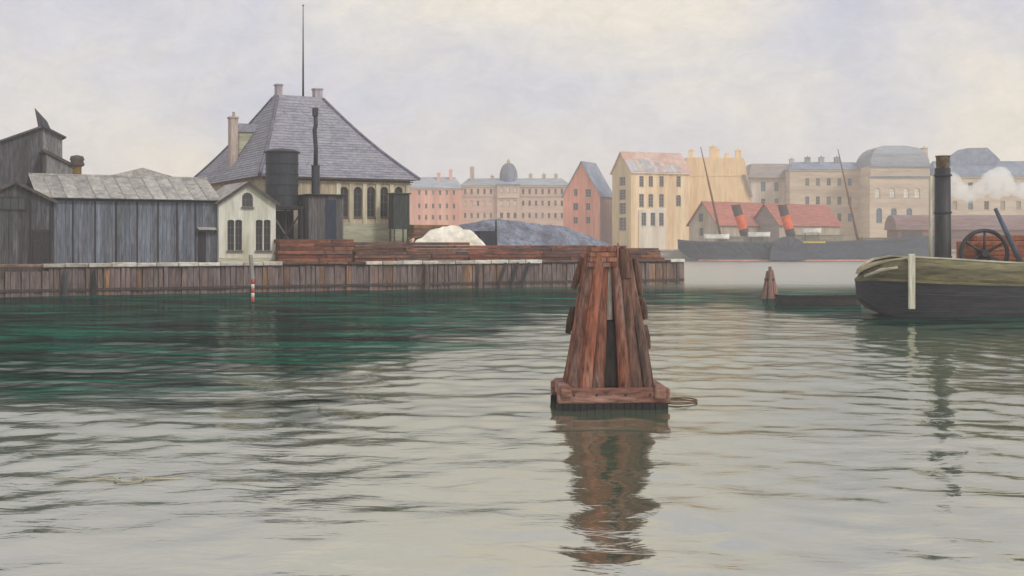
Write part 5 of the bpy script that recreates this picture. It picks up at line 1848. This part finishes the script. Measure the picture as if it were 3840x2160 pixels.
# low plum coloured shed
wn = []
o, X0, W, Ht, s = far_block('plum_shed', 'low plum coloured shed with a rounded roof behind the tug', 'shed', 3368, 3900, 862, 304, 9, 'plum_board', wn)
pts = []
for i in range(11):
    a = math.pi * i / 10
    pts.append((4.5 - 4.9 * math.cos(a) * 1.0, Ht + 0.02 + (Zat(806, 306) - GZ - Ht) * math.sin(a)))
MB().yz(pts, -0.6, W + 0.5).build('roof', 'plum_roof', o, smooth=False)
MB().box(1, 6, -0.15, -0.003, 0.2, Ht - 0.3).build('door', 'bargeboard', o)

# red tiled sheds on the far quay
corner_house('red_tiled_shed', 'red tiled grey gabled shed nearest the yellow warehouse', 'shed', 2584, 2692, 2905, 300, R(35), 838, 757, 'gable_grey', 'gable_grey', 'red_tile',
             [G(2628, 816, 14, 32, 'glass_black'), G(2630, 870, 12, 30, 'glass_black')], (), over=0.6)
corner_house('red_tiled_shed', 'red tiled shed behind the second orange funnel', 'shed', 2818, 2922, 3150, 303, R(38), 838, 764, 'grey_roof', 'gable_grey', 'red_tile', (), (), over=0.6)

# ------------------------------------------------------------------ steam and haze
def steam():
    mb = MB()
    Y = 250.0
    pts = []
    rnd = random.Random(4)
    for cx0, cy0, rr in ((3575, 672, 20), (3590, 712, 26), (3630, 728, 26), (3675, 712, 24), (3712, 680, 30), (3750, 668, 34), (3770, 700, 30), (3735, 722, 22), (3830, 712, 24), (3850, 730, 20)):
        pts.append((Xat(cx0, Y), Y + rnd.uniform(-0.5, 0.5), Zat(cy0, Y), rr * 1.4 * Y / F))
    md = bpy.data.metaballs.new('steam')
    md.resolution = md.render_resolution = 0.35
    md.threshold = 0.35
    o = bpy.data.objects.new('steam', md)
    COL.objects.link(o)
    for x, y, z, r_ in pts:
        el = md.elements.new()
        el.co = (x, y, z)
        el.radius = r_ * 1.35
    dg_ = bpy.context.evaluated_depsgraph_get()
    me = bpy.data.meshes.new_from_object(o.evaluated_get(dg_))
    bpy.data.objects.remove(o)
    m = bpy.data.materials.new('steam')
    m.use_nodes = True
    N = m.node_tree.nodes
    for n_ in list(N):
        N.remove(n_)
    ou = N.new('ShaderNodeOutputMaterial')
    vol = N.new('ShaderNodeVolumePrincipled')
    vol.inputs['Color'].default_value = (1.0, 1.0, 0.99, 1)
    vol.inputs['Density'].default_value = 0.45
    m.node_tree.links.new(vol.outputs[0], ou.inputs['Volume'])
    me.materials.clear()
    me.materials.append(m)
    for vtx in me.vertices:
        d_ = mnoise.fractal(vtx.co * 0.9, 0.8, 2.0, 4) * 0.5
        vtx.co += vtx.normal * d_
    ob = bpy.data.objects.new('steam', me)
    COL.objects.link(ob)
    tag(ob, 'white puffs of steam drifting right of the tug funnel', 'steam', kind='stuff')


steam()

hb = MB().box(-2600, 2600, -2600, 2600, -2.0, 62.0)
hm = bpy.data.materials.new('haze')
hm.use_nodes = True
N = hm.node_tree.nodes
for n_ in list(N):
    N.remove(n_)
ou = N.new('ShaderNodeOutputMaterial')
vol = N.new('ShaderNodeVolumePrincipled')
vol.inputs['Color'].default_value = (0.93, 0.93, 0.95, 1)
vol.inputs['Density'].default_value = 0.0008
hm.node_tree.links.new(vol.outputs[0], ou.inputs['Volume'])
MATS['haze'] = hm
tag(hb.build('haze', 'haze'), 'thin pale harbour haze', 'haze', kind='stuff')
